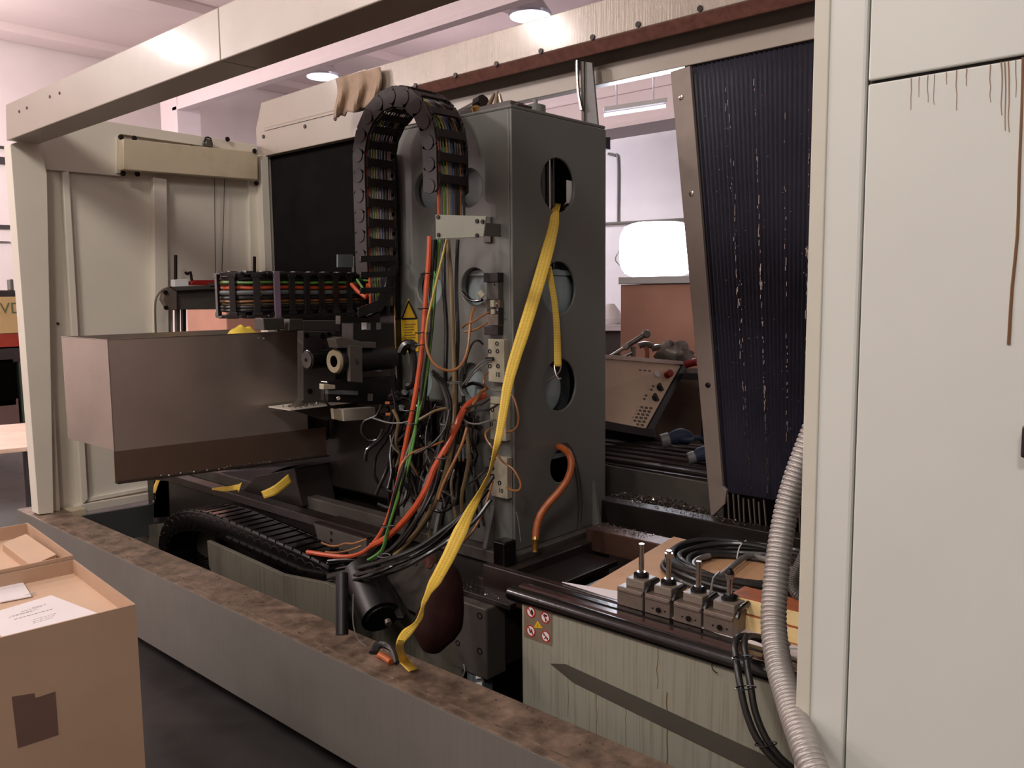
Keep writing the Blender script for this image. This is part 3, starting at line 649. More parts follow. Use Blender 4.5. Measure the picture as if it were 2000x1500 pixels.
hR = [PY(1090, 362, KY), PY(1092, 563, KY), PY(1094, 752, KY), PY(1096, 910, KY)]
hL = [PX(u, v, KX) for u, v in ((832, 371), (915, 367), (838, 563), (926, 560), (820, 745), (920, 745), (1000, 745))][:6]
holed('front_wall', V((KX, KY, KZ)), X1, Z1, KX2 - KX, KT - KZ, -.012, [(c, .108) for c in hR[:3]] + [(hR[3], .07)], t)
holed('left_wall', V((KX, KY + .013, KZ)), Y1, Z1, KY2 - KY - .013, KT - KZ, .03, [(c, .075) for c in hL], t)
MB().box((KX, KY2, KZ), (KX2, KY2 + .03, KT)).build('rear_wall', m_col, t, bevel=.003)
MB().box((KX2 - .02, KY + .03, KZ), (KX2, KY2, KT)).build('right_wall', m_col, t, bevel=.003)
MB().box((KX + .002, KY + .002, KT), (KX2, KY2 + .03, KT + .015)).build('top_plate', m_col, t, bevel=.006)
MB().box((KX + .04, KY + .002, KT + .015), (KX + .13, KY + .12, KT + .026)).build('top_pad', m_tan if False else m_gunm, t, bevel=.006)
MB().lathe(PY(1046, 232, KY + .1), Z1, [(0, .042), (.05, .042), (.055, .03), (.056, .01), (.075, .009), (.078, .004)], 20).build('top_cap', m_col, t, smooth=True)
MB().prism([PY(1183, 268, KY + .02), PY(1192, 268, KY + .02), PY(1192, 292, KY + .02), PY(1183, 290, KY + .02)], (0, .03, 0)).build('hinge_block', m_blk, t)
# plinth and gussets
MB().box((KX - .06, KY - .04, KZ - .05), (KX2 + .04, KY2 + .05, KZ)).build('foot_plate', m_gunm, t, bevel=.004)
for y in (2.32, 2.62):
    MB().prism([(KX - .055, y, KZ), (KX, y, KZ), (KX, y, KZ + .17)], (0, .02, 0)).build('gusset', m_col, t, bevel=.002)
MB().prism([(KX2 - .10, KY - .04, KZ), (KX2 - .10, KY, KZ), (KX2 - .10, KY, KZ + .2)], (.02, 0, 0)).build('gusset', m_col, t, bevel=.002)
# internal ribs seen through the holes
for z in (.95, 1.38, 1.72):
    MB().box((KX + .03, KY + .03, z), (KX2 - .02, KY2, z + .02)).build('inner_rib', m_holeply, t)
for i, c in enumerate((hR[1], hR[2])):
    p = c + Y1 * (.036 if i == 0 else .06) + X1 * (.03 if i == 0 else -.02) - Z1 * .02
    MB().lathe(p, Y1, [(0, .055), (.002, .10), (.02, .10), (.021, .055)], 30).build('inner_ring', m_holeply, t, smooth=True)
    MB().cyl(p + Y1 * .03, p + Y1 * .05, .2, 24).build('inner_disc', m_holed, t)
for c in hL:
    p = c + X1 * .045 + Y1 * .015; MB().cyl(p, p + X1 * .01, .085, 20).build('inner_disc', m_holeply, t)
# black glossy balance cylinder inside the top hole with white label
c = hR[0] + Y1 * .13
t = thing('balance_cylinder', V((c.x, c.y, 1.74)), 'glossy black balance cylinder with white label inside the top hole', 'cylinder')
MB().cyl(V((c.x, c.y, 1.741)), V((c.x, c.y, 2.30)), .09, 28).build('barrel', m_blkw, t, smooth=True)
MB().cyl(V((c.x - .02, c.y - .10, 1.76)), V((c.x - .02, c.y - .10, 2.28)), .006, 8).build('side_tube', m_chrome, t)
lb = MB(); a = PY(1107, 352, KY + .016); b = PY(1118, 398, KY + .016); lb.prism([(a.x, a.y, a.z), (b.x, a.y, a.z), (b.x, a.y, b.z), (a.x, a.y, b.z)], (0, .003, 0)); lb.build('label_plate', m_white, t)
MB().tube([PY(1101, 402, KY + .03), PY(1107, 396, KY + .02), PY(1110, 402, KY + .02), PY(1104, 408, KY + .03)], .004, 6).build('clip', m_chrome, t)
# warning sign on left face
t = thing('warning_sign', PX(802, 690, KX - .003), 'tall yellow warning sign with black triangle on the left column face', 'sign')
MB().prism([PX(u, v, KX - .002) for u, v in ((798, 583), (816, 624), (818, 686), (786, 689), (784, 626))], (-.003, 0, 0)).build('sign_plate', m_sign, t)
m = MB()
tri = [(798, 588), (814, 622), (785, 623)]
for i in range(3):
    a = PX(*tri[i], KX - .006); b = PX(*tri[(i + 1) % 3], KX - .006); dd = (b - a) / 2; nrm = X1.cross(dd).normalized() * .004
    m.obox((a + b) / 2, dd, nrm, X1 * .0008)
m.build('triangle_border', m_ink, t)
m = MB()
for k in range(9):
    a = PX(790, 634 + k * 5.2, KX - .006); b = PX(790 + random.uniform(14, 22), 634 + k * 5.2 - 1, KX - .006); m.obox((a + b) / 2, (b - a) / 2, Z1 * .0016, X1 * .0006)
m.build('text_lines', m_tan, t)

# fixtures on the column top: pipe, lifting rods
t = thing('hydraulic_stub', PX(900, 235, KX + .1), 'grey hydraulic stub pipe lying on top of the column behind the arch', 'pipe')
MB().cyl(PX(885, 232, KX + .05), PX(940, 203, KX + .05), .022, 14).build('pipe_body', m_gunm, t, smooth=True)
MB().cyl(PX(934, 207, KX + .05), PX(946, 200, KX + .05), .034, 8).build('end_nut', m_bolt, t)
t = thing('eye_bolt_cluster', PX(965, 212, KX + .05), 'rusty rod ends sticking up from the column top corner', 'rods')
for u0, v0, u1, v1 in ((952, 213, 966, 182), (968, 214, 971, 178), (981, 212, 975, 184)):
    a, b = PX(u0, v0, KX + .05), PX(u1, v1, KX + .05); MB().cyl(a, b, .011, 8, .006).build('rod', m_tan, t, smooth=True)
MB().lathe(PX(935, 222, KX + .04), Z1, [(0, .025), (.02, .03), (.035, .018)], 12).build('brass_cap', m_brass, t, smooth=True)
MB().box((KX + .02, KY + .02, KT + .0), (KX + .10, KY + .3, KT + .035)).build('base_block', m_gunm, t, bevel=.004)
# side bracket where arch chain ends (pale plate) + clamp
yb = PX(850, 445, 2.2).y
t = thing('chain_end_bracket', PX(845, 460, 2.17), 'pale green-grey plate bracket holding the right foot of the arched chain', 'bracket')
MB().prism([PX(u, v, 2.165) for u, v in ((850, 419), (949, 422), (944, 463), (851, 467))], (.006, 0, 0)).build('face_plate', M('green_grey_plate', (120, 122, 106), .4, var=.06, coat=.2), t, bevel=.002)
a = PX(960, 424, KX - .0); b = PX(960, 474, KX)
MB().box((2.171, PX(878, 440, 2.165).y, PX(878, 462, 2.165).z + .01), (KX, PX(878, 440, 2.165).y + .008, PX(878, 424, 2.165).z - .01)).build('side_plate', m_gunm, t, bevel=.002)
MB().box((KX - .012, PX(962, 440, KX).y, b.z), (KX, PX(948, 440, KX).y, a.z)).build('wall_lug', m_gunm, t, bevel=.002)
for u, v in ((932, 432), (943, 433), (932, 460), (856, 424), (857, 459)):
    MB().lathe(PX(u, v, 2.164), (-1, 0, 0), [(0, .008), (.004, .0075)], 12).build('screw', m_bolt, t, smooth=True)

# ================================================================== TABLE BASE (right)
BX, BY1, BZ = 2.0, 1.785, .64
t = thing('table_base', (2.5, 1.1, .18), 'pale green machine table base with oil runs, warning stickers and black rubber edge', 'machine base')
TB = t
MB().box((BX, .66, .18), (BX + .02, BY1, BZ)).build('front_panel', m_green, t, bevel=.002)
MB().box((BX + .02, BY1 - .02, .18), (3.12, BY1, .5)).build('end_panel', m_body, t)
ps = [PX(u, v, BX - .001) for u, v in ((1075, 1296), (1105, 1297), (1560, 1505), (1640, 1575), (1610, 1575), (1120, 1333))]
MB().prism(ps, (-.0015, 0, 0)).build('dark_stripe', m_stripe, t)  # flat dark grey wedge laid diagonally across the panel
def ybar(name, prof, y0, y1, mat, par, bev=.004): return MB().prism([(x, y0, z) for x, z in prof], (0, y1 - y0, 0)).build(name, mat, par, bevel=bev)
m = MB(); m.tube([V((BX + .008, .66, BZ + .018)), V((BX + .008, 1.84, BZ + .018))], .025, 14, False); m.build('rubber_edge', m_blkw, t, smooth=True)
ybar('edge_rail', [(BX + .03, BZ - .04), (BX + .075, BZ - .04), (BX + .075, BZ + .036), (BX + .045, BZ + .036), (BX + .03, BZ + .026)], .66, 1.84, M('oily_brown_rail', (74, 52, 48), .22, .3, var=.15, coat=.6), t, .006)
ybar('edge_rail', [(BX + .09, BZ - .04), (BX + .13, BZ - .04), (BX + .13, BZ + .030), (BX + .09, BZ + .030)], .66, 1.84, m_blkw, t, .008)
ybar('edge_rail', [(BX + .14, BZ - .1), (BX + .17, BZ - .1), (BX + .17, BZ + .029), (BX + .14, BZ + .029)], .66, 2.10, M('brown_black_rail', (44, 34, 31), .3, .3, var=.2, coat=.4), t, .005)
MB().box((BX + .17, .66, .56), (3.12, 1.70, .655)).build('table_plate', m_body, t)
MB().box((2.17, 1.70, .20), (3.0, 2.10, .21)).build('pit_bottom', m_recess_shade, t)
MB().box((2.80, 1.2, .56), (2.90, 2.13, .655)).build('rear_slide_rail', M('rusty_slide', (92, 66, 54), .35, .4, var=.2, coat=.3), t, bevel=.004)
MB().box((2.17, 2.10, .40), (2.93, 2.16, .60)).build('pit_wall', m_dsteel, t, bevel=.004)
MB().box((3.02, .5, .5), (3.10, 2.9, .72)).build('rear_box_rail', m_body, t, bevel=.004)
pile('swarf', [(2.85, 1.82, .656), (2.85, 2.1, .656)], 110, .002, .005, 'bright metal chips lying on the slide rail by the pit', (.035, .03, .012))
pile('swarf', [(3.06, 1.5, .722), (3.06, 2.15, .722)], 140, .002, .005, 'metal chips lining the rear box rail below the skirt', (.035, .03, .006))
pile('swarf', [PX(1200, 975, 3.27), PX(1290, 985, 3.27), PX(1390, 1012, 3.27)], 700, .003, .007, 'grey drift of chips along the foot of the rear skirt', (.03, .03, .035))
MB().box((3.1, 1.5, .45), (3.3, 3.2, PX(1290, 1000, 3.27).z - .005)).build('chip_ledge', m_dsteel, label='dark ledge under the rear skirt carrying a drift of chips', cat='ledge', bevel=.004)
# prohibition sticker
t = thing('sticker_sheet', PX(1050, 1255, BX), 'brownish safety sticker with four prohibition rings on the green base', 'sticker')
MB().prism([PX(u, v, BX - .001) for u, v in ((1024, 1178), (1078, 1198), (1078, 1262), (1024, 1243))], (-.001, 0, 0)).build('sticker_backing', M('sticker_backing', (122, 104, 86), .5), t)
syms = [((1037, 1195), 'drop'), ((1065, 1206), 'man'), ((1037, 1232), 'shoe'), ((1066, 1243), 'run')]
for (u, v), kd in syms:
    c = PX(u, v, BX - .0022)
    MB().cyl(c, c - X1 * .0006, .0185, 24).build('sign_disc', m_white, t)
    r = MB(); n_ = 28
    rows = [[c - X1 * .0008 + (Y1 * math.cos(a) + Z1 * math.sin(a)) * rr for a in [2 * math.pi * i / n_ for i in range(n_ + 1)]] for rr in (.0155, .0190)]
    r.grid(rows); r.build('red_ring', m_red, t, thick=.0006)
    MB().obox(c - X1 * .0016, (Y1 + Z1) * .0115, (Y1 - Z1) * .0013, X1 * .0003).build('red_bar', m_red, t)
    s_ = MB(); q = c - X1 * .0012
    if kd == 'drop': s_.lathe(q - Y1 * .003 - Z1 * .007, Z1, [(0, .001), (.003, .005), (.007, .005), (.014, .0005)], 10); s_.v = [V((q.x + (p.x - q.x) * .05, p.y, p.z)) for p in s_.v]
    elif kd == 'man': s_.obox(q, (Y1 * .2 + Z1).normalized() * .009, Y1 * .0012, X1 * .0003); s_.obox(q - Y1 * .003 + Z1 * .005, Y1 * .003, Z1 * .002, X1 * .0003)
    elif kd == 'shoe': s_.obox(q + Y1 * .003, (Y1 * .4 + Z1).normalized() * .006, Y1 * .0014, X1 * .0003); s_.obox(q - Y1 * .004 - Z1 * .001, (Y1 * .4 + Z1).normalized() * .006, Y1 * .0014, X1 * .0003)
    else: s_.obox(q, (Y1 + Z1 * .5).normalized() * .008, Z1 * .0012, X1 * .0003); s_.obox(q - Z1 * .003, (Y1 - Z1 * .8).normalized() * .005, Z1 * .0012, X1 * .0003)
    s_.v = [V((p.x, q.y + (p.y - q.y) * 1.4, q.z + (p.z - q.z) * 1.4)) for p in s_.v]
    s_.build('pictogram', m_ink, t)
a, b, c = [PX(u, v, BX - .0024) for u, v in ((1050, 1212), (1042, 1226), (1060, 1227))]
MB().prism([a, b, c], (-.0006, 0, 0)).build('warning_triangle', m_sign, t)
MB().obox((a + b + c) / 3 - X1 * .0012, Z1 * .003, Y1 * .0006, X1 * .0003).build('exclamation_mark', m_ink, t)
for (u, v0, v1, w_) in ((1284, 1262, 1345, .0016), (1303, 1352, 1500, .0022), (1110, 1290, 1400, .001), (1165, 1330, 1440, .0012), (1222, 1380, 1470, .0012)):
    MB().tube([PX(u + random.uniform(-1.5, 1.5), lerp(v0, v1, k / 7), BX + .0004) for k in range(8)], w_, 5, step=.03).build('rust_run', M('base_rust', (118, 90, 52), .6), t if False else TB)
# cardboard sheet and grey tray under the clamps
zS = .668
t = thing('cardboard_sheet', (2.5, 1.2, .64), 'stained brown cardboard sheet covering the machine table', 'cardboard')
sh = [PZ(1138, 1152, zS), PZ(1316, 1048, zS), PZ(1366, 1060, zS), PZ(1600, 1105, zS)]
sh = sh[:3] + [V((3.0, .62, zS)), V((2.17, .62, zS))]
MB().prism(sh, (0, 0, -.006)).build('sheet', m_sheet, t)
tr = [PZ(1098, 1138, zS + .004), PZ(1205, 1172, zS), PZ(1445, 1252, zS), PZ(1600, 1300, zS), PZ(1600, 1280, zS + .001), PZ(1290, 1170, zS + .001)]
MB().prism(tr, (0, 0, .003)).build('paper_edge', m_paper, t)

# clamp pads with studs
def pad(u0, u1, vb0, kind, lab, nut):
    xq = 2.125
    a = PX(u0, vb0, xq); b = PX(u1, vb0 + (u1 - u0) * .33, xq)
    y0, y1 = b.y, a.y; z = zS + .002; w_ = y1 - y0; h = .060; sl = {0: .106, 1: .092, 2: .084}[nut] + (.012 if nut == 1 else 0) - (.014 if kind and not nut else 0); dp = .10
    t = thing('levelling_pad', ((xq + dp / 2), (y0 + y1) / 2, z), lab, 'levelling pad', 'levelling pads with studs in a row on the cardboard')
    lb_ = MB().box((xq, y0, z), (xq + dp, y1, z + h)).build('lower_block', m_clampg, t, bevel=.003)
    MB().box((xq - .004, y0 + .002, z + h - .014), (xq + .012, y1 - .002, z + h - .004)).build('front_lip', m_clampg, t, bevel=.002)
    MB().prism([(xq + .02, y0 + .008, z + h), (xq + .02, y1 - .02, z + h), (xq + dp - .008, y1 - .012, z + h), (xq + dp - .008, y0 + .006, z + h)], (0, 0, .026)).build('upper_block', M('clamp_top_grey', (128, 116, 104), .45, .1, var=.1, scale=20), t, bevel=.003)
    c = V((xq + .06, (y0 + y1) / 2 - .003, z + h + .026))
    MB().lathe(c, Z1, [(0, .024), (.010, .024), (.012, .018), (.016, .014)], 18).build('rubber_collar', m_blkw, t, smooth=True)
    MB().cyl(c + Z1 * .01, c + Z1 * sl, .0082, 14).build('stud', m_chrome, t, smooth=True)
    if nut:
        MB().cyl(c + Z1 * (sl - .022), c + Z1 * (sl - .008), .013, 6).build('hex_nut', m_chrome, t)
    if nut == 2: MB().lathe(c + Z1 * (sl - .008), Z1, [(0, .0125), (.004, .0125), (.012, .007), (.018, .006)], 12).build('lock_nut', m_bolt, t, smooth=True)
    if kind:
        fx = xq - .0045
        MB().cyl(V((fx + .01, (y0 + y1) / 2 - .006, z + .02)), V((fx - .0005, (y0 + y1) / 2 - .006, z + .02)), .008, 14).build('socket_hole', m_bolt, lb_)
        for dy in (.016, -.028): MB().cyl(V((fx + .006, (y0 + y1) / 2 + dy, z + .02)), V((fx + .0035, (y0 + y1) / 2 + dy, z + .02)), .0028, 8).build('pin_hole', m_bolt, lb_)
    # black side latch
    MB().tube([V((xq + .01, y0 - .004, z + h - .005)), V((xq + .03, y0 - .006, z + h + .018)), V((xq + .08, y0 - .004, z + h + .02))], .008, 8).build('side_latch', m_blkw, t, smooth=True)
pad(1205, 1255, 1166, 0, 'plain-faced levelling pad at the left end of the row, tall bare stud', 0)
pad(1259, 1308, 1186, 1, 'levelling pad whose stud carries a nut, second from the left', 1)
pad(1315, 1369, 1208, 1, 'levelling pad with a thin bare stud, third from the left', 0)
pad(1373, 1432, 1228, 1, 'levelling pad nearest the wood blocks, stud with chrome hex nut', 2)
# wood blocks
xw = 2.20
def wood(u0, u1, v0, h, dx, lab, z, top, lx=.16):
    y1 = PX(u0, v0, xw + dx).y; y0 = PX(u1, v0, xw + dx).y
    t = thing('wood_block', (xw + dx, (y0 + y1) / 2, z), lab, 'wood block')
    MB().box((xw + dx, y0, z), (xw + dx + lx, y1, z + h - .002)).build('block', m_wood, t, bevel=.002)
    MB().box((xw + dx, y0, z + h - .002), (xw + dx + lx, y1, z + h)).build('oiled_top', top, t)
wood(1444, 1585, 1200, .046, .0, 'lower of two stacked pale wood blocks, orange-stained, by the metal hose', zS + .002, m_woodr, .10)
wood(1426, 1575, 1170, .046, .005, 'upper of two stacked pale wood blocks with oily red-brown top', zS + .049, m_woodr, .09)
# coiled hose
t = None
cc = PZ(1452, 1118, zS + .01)
m = MB(); 
for k in range(14):
    R_ = .235 - .014 * (k % 5) + random.uniform(-.004, .004); zz = zS + .012 + .017 * (k // 5) + .004 * (k % 3); off = V((random.uniform(-.015, .015), random.uniform(-.015, .015), 0))
    m.tube([cc * 1.0 + V((0, 0, zz - cc.z)) + off + V((math.cos(a) * R_ * 1.0, math.sin(a) * R_ * 1.15, .006 * math.sin(3 * a + k))) for a in [2 * math.pi * i / 26 + k for i in range(27)]], .0095, 8, step=.03)
m.build('coiled_black_hose', m_rub, label='thick coil of black rubber hose lying on the cardboard sheet', cat='hose', smooth=True)
MB().tube([V((cc.x, cc.y, zS + .018)) + V((math.cos(a) * .155, math.sin(a) * .175, .004)) for a in [math.pi * 2 * i / 22 + 1.2 for i in range(20)]] + [V((cc.x, cc.y, zS + .02)) + V((-.16, .02, 0))], .0105, 9).build('coiled_grey_hose', m_grayc, label='single grey hose loop inside the black hose coil', cat='hose', smooth=True)
a = PZ(1457, 1062, zS + .05); MB().tube([a + V((.02, 0, -.02)), a + V((.0, 0, .012)), a + V((-.05, 0, .0)), a + V((-.07, 0, -.04))], .0022, 5).build('cable_tie', m_white, label='pale cable tie round the rear of the black hose coil', cat='cable tie')
MB().tube([AT(1405, 1118, 2.55), AT(1393, 1130, 2.5), AT(1389, 1152, 2.46), AT(1383, 1163, 2.45)], .0035, 6).build('loose_wire', m_grayc, label='short grey wire end behind the last levelling pad', cat='wire', smooth=True)
# twin black cables down the base
for i, (du, lab) in enumerate(((0, 'left of two black cables hanging down the green base'), (20, 'right of two black cables hanging down the green base'))):
    pts = [AT(1520 + du, 1265 - i * 4, 2.35), AT(1466 + du * .5, 1243, 2.25), AT(1436 + du * .9, 1250, 2.19), AT(1438 + du, 1290, 2.16), AT(1446 + du, 1340, 2.12), AT(1457 + du * .9, 1390, 2.10), AT(1477 + du * .9, 1440, 2.08), AT(1508 + du * .8, 1480, 2.06), AT(1545 + du * .8, 1512, 2.05), AT(1600, 1560, 2.0)]
    MB().tube(pts, .0088, 10).build('black_cable', m_rub, label=lab, cat='cable', smooth=True)
for (u, v, D) in ((1450, 1284, 2.14), (1456, 1343, 2.1), (1496, 1453, 2.06)):
    c = AT(u, v, D); m = MB(); m.tube([c + RT * .026 * math.cos(a) + VIEW * .013 * math.sin(a) + UP * .003 * math.cos(a) for a in [2 * math.pi * i / 14 for i in range(15)]], .0018, 5); m.build('cable_tie', m_blk, label={1284: 'top', 1343: 'middle', 1453: 'bottom'}[v] + ' black tie round the two hanging cables', cat='cable tie')
MB().tube([PX(1390, 1296, BX - .01), PX(1391, 1305, BX - .012), PX(1396, 1312, BX - .012), PX(1402, 1315, BX - .01)], .0015, 5).build('thread_end', m_ink, label='tiny black thread end hanging from the rubber edge', cat='thread')
# metal flex hose with ribs
def ribbed(name, pts, r, pitch, amp, mat, label, cat, n=20):
    P = resample(catmull(pts, .004), pitch / 8); m = MB(); m.tube(P, lambda i, k: r + amp * (abs(math.sin(math.pi * i / 8)) ** .4 * 2 - 1), n, smooth=False)
    return m.build(name, mat, label=label, cat=cat, smooth=False)
hp = [(1660, 720, 1.92), (1630, 780, 1.9), (1594, 830, 1.88), (1549, 950, 1.88), (1526, 1050, 1.87), (1511, 1193, 1.82), (1519, 1287, 1.76), (1541, 1367, 1.70), (1566, 1447, 1.62), (1586, 1500, 1.56), (1620, 1580, 1.5)]
DD = lambda u, v, x: PX(u, v, x)
hs = [PX(u, v, x) for u, v, x in ((1655, 520, 2.1), (1652, 620, 2.03), (1645, 700, 1.97), (1625, 770, 1.93), (1594, 830, 1.9), (1549, 950, 1.86), (1526, 1050, 1.82), (1511, 1193, 1.74), (1519, 1287, 1.67), (1541, 1367, 1.59), (1568, 1447, 1.50), (1588, 1500, 1.46), (1620, 1575, 1.42))]
o = ribbed('metal_flex_hose', hs, .0262, .0114, .0024, m_hose, 'thick ribbed metal flex hose curving down beside the cabinet', 'hose')
o.data.shade_smooth()
hs = [PX(u, v, x) for u, v, x in ((1600, 1015, 2.4), (1588, 1050, 2.38), (1572, 1080, 2.36), (1556, 1115, 2.34), (1548, 1140, 2.32), (1556, 1160, 2.3), (1578, 1172, 2.3), (1610, 1180, 2.3))]
ribbed('small_corrugated_hose', hs, .0145, .006, .0012, m_hoseg, 'thin grey corrugated hose bending behind the metal flex hose', 'hose', 14)
MB().tube([PX(1575, 960, 2.9), PX(1590, 990, 2.8), PX(1600, 1010, 2.6)], .004, 6).build('hose_tie', m_blk, label='short dark tie above the thin corrugated hose', cat='tie')
m = MB(); m.obox(PZ(1560, 1266, .70), V((.05, -.06, 0)), V((.003, .003, 0)), Z1 * .002); m.build('white_stick', m_white, label='short white stick lying right of the metal hose', cat='stick')

# ================================================================== FRONT LEFT CARTONS
t = thing('large_carton', (.95, 2.7, 0), 'large brown cardboard carton with sunken top in the left foreground', 'carton')
za = .80
A0 = PZ(265, 1180, za); A1 = PZ(144, 1092, za); dA = (A1 - A0); dl = dA.normalized(); dn = V((-dl.y, dl.x, 0)); dn = dn if dn.dot(V((-1, 0, 0))) > 0 else -dn
L1 = dA.length; W1 = .95; wt = .006; dip = .045
def carton(par, P, L, W, z0, z1, dip, names):
    def q(a, b, z): p = P + dl * a + dn * b; return V((p.x, p.y, z))
    m = lambda pts, h: MB().prism(pts, (0, 0, h))
    m([q(0, 0, z0), q(0, W, z0), q(wt, W, z0), q(wt, 0, z0)], z1 - z0).build('front_wall', m_card, par)
    m([q(wt, 0, z0), q(wt, wt, z0), q(L, wt, z0), q(L, 0, z0)], z1 - z0).build('side_wall', m_card, par)
    m([q(L - wt, wt, z0), q(L - wt, W, z0), q(L, W, z0), q(L, wt, z0)], z1 - z0 - .001).build('back_wall', m_card, par)
    m([q(wt, W - wt, z0), q(wt, W, z0), q(L - wt, W, z0), q(L - wt, W - wt, z0)], z1 - z0).build('side_wall', m_card, par)
    m([q(wt, wt, z1 - dip), q(wt, W - wt, z1 - dip), q(L - wt, W - wt, z1 - dip), q(L - wt, wt, z1 - dip)], -.005).build('top_panel', m_cardd, par)
    return q
q1 = carton(t, A0, L1 - .002, W1, 0, za, dip, 0)
pc = [A0 + dn * b - dl * .0012 + Z1 * (z - za) for b, z in ((.215, .50), (.215, .62), (.262, .618), (.264, .632), (.315, .64), (.31, .50))]
pc = [V((p.x, p.y, p.z)) for p in pc]
MB().prism([ony_ for ony_ in pc], dl * .0008).build('packing_tape', m_tape, t)
t = thing('rear_carton', A0 + dA * 1.5 - Z1 * za, 'second brown cardboard carton standing behind the large carton', 'carton')
L2 = (PZ(56, 1027, za) - A1).length
q2 = carton(t, A1 + dl * .002, L2, W1, 0, za + .012, .05, 0)
# small flat box in rear carton
zc = za + .012 - .05 + .001
B0, B1, B2 = PZ(62, 1105, zc + .028), PZ(110, 1083, zc + .028), PZ(51, 1043, zc + .028); B3 = B2 + (B0 - B1)
t = thing('small_flat_box', (B0 + B2) / 2 - Z1 * .028, 'small flat cardboard box lying inside the rear carton top', 'box')
MB().prism([p - Z1 * .028 for p in (B0, B1, B2, B3)], (0, 0, .026)).build('box_body', m_card, t, bevel=.001)
MB().prism([p - Z1 * .002 for p in (B0, B1, B2, B3)], (0, 0, .003)).build('box_lid', m_cardd, t, bevel=.001)
zp = za - dip + .0015
t = thing('printed_sheet', PZ(80, 1200, zp), 'white printed paper sheet lying on the large carton', 'paper')
pp = [PZ(u, v, zp) for u, v in ((100, 1163), (190, 1198), (24, 1262), (-40, 1205))]
MB().prism(pp, (0, 0, .0012)).build('sheet', m_paper, t)
m = MB(); e1 = (PZ(105, 1189, zp) - PZ(25, 1211, zp)).normalized(); e2 = Z1.cross(e1)
for (u, v, L_, w_) in ((75, 1184, .035, .0012), (60, 1190, .05, .0011), (50, 1196, .07, .001), (40, 1200, .06, .001), (64, 1200, .095, .0016), (88, 1204, .06, .0009), (86, 1208, .06, .0009), (84, 1212, .05, .0009)):
    c = PZ(u, v, zp + .0014); x = -L_ / 2
    while x < L_ / 2:
        k = random.uniform(.004, .010); m.obox(c + e1 * (x + k / 2), e1 * k / 2, e2 * w_, Z1 * .0002); x += k + .0025
m.build('print_lines', m_print, t, kind='stuff')
pp = [PZ(u, v, zp + .001) for u, v in ((46, 1140), (62, 1166), (0, 1178), (-50, 1155))]
MB().prism(pp, (0, 0, .004)).build('plastic_pouch', m_paper, label='white folded pouch lying on the large carton near the divider', cat='pouch', bevel=.001)
MB().tube([PZ(48, 1164, zp + .004), PZ(58, 1160, zp + .006), PZ(68, 1157, zp + .004)], .0022, 6).build('white_tie', m_white, label='short white plastic tie end beside the pouch on the carton', cat='tie')

# ================================================================== STEEL RAM COVER BOX
yb_ = 3.5; xb = 1.428
t = thing('steel_ram_cover', (1.9, 3.7, .88), 'large brushed steel box cover with folded skirt on the left of the machine', 'cover')
zt_ = 1.477; zb_ = 1.022; xe = 2.36
q_ = PY(540, 849, yb_); zr = zb_ + (q_.z - zb_) / (q_.x - xb) * (xe - xb); zr = max(zr, .92)
q_ = PY(526, 902, yb_); zq = .895 + (q_.z - .895) / (q_.x - xb) * (xe + .1 - xb)
MB().prism([(xb, yb_, zb_), (xe, yb_, zr), (xe, yb_, zt_), (xb, yb_, zt_)], (0, .004, 0)).build('long_side', m_steel, t, bevel=.0015)
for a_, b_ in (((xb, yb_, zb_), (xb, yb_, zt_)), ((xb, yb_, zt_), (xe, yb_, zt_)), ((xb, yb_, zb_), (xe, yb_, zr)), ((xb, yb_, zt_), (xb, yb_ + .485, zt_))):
    MB().cyl(a_, b_, .0016, 8).build('edge_highlight', m_chrome, t)  # bright rods added along the folds as edge highlights
MB().box((xb, yb_ + .004, zb_), (xb + .004, yb_ + .485, zt_)).build('end_side', m_steel, t, bevel=.0015)
MB().box((xb + .004, yb_ + .481, zb_), (xe, yb_ + .485, zt_)).build('far_side', m_steel, t)
MB().box((xb + .004, yb_ + .004, zt_ - .03), (xe, yb_ + .481, zt_ - .026)).build('inner_lid', m_dsteel, t)
MB().box((xb + .004, yb_ + .004, zb_), (xe, yb_ + .481, zb_ + .004)).build('bottom_sheet', m_steel, t)
a = PY(222, 882, yb_ - .004); b = PY(225, 942, yb_ - .004)
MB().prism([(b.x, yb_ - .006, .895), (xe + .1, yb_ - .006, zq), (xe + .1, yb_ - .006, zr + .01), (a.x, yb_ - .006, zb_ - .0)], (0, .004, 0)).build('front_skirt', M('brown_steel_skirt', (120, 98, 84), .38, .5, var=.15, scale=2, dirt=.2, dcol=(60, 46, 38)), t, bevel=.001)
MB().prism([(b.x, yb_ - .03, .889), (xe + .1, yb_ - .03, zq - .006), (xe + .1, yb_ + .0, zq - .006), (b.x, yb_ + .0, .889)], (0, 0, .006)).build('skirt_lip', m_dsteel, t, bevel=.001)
MB().box((xe, yb_ + .02, zb_ - .1), (2.49, yb_ + .46, zt_ - .02)).build('ram_body', m_body, t)
pile('swarf', [(1.55, yb_ - .018, .897 + (zq - .895) * .12), (2.3, yb_ - .018, .897 + (zq - .895) * .84)], 110, .002, .0045, 'bright chips lying along the lip of the steel skirt', (.02, .010, .004))
pile('swarf', [(1.7, yb_ + .2, zt_ - .025), (2.3, yb_ + .1, zt_ - .025)], 120, .002, .005, 'chips and dust on top of the steel ram cover', (.15, .18, .003), mat=m_toolw)
m = MB(); c = PY(478, 638, yb_ + .15); rows = []
for i in range(8):
    rows.append([V((c.x + (j / 8 - .5) * .17, c.y + (i / 7 - .5) * .12, zt_ - .024 + .05 * math.sin(math.pi * i / 7) * math.sin(math.pi * (j / 8) ** .7) * (1 + .3 * math.sin(3 * j)) + .002)) for j in range(9)])
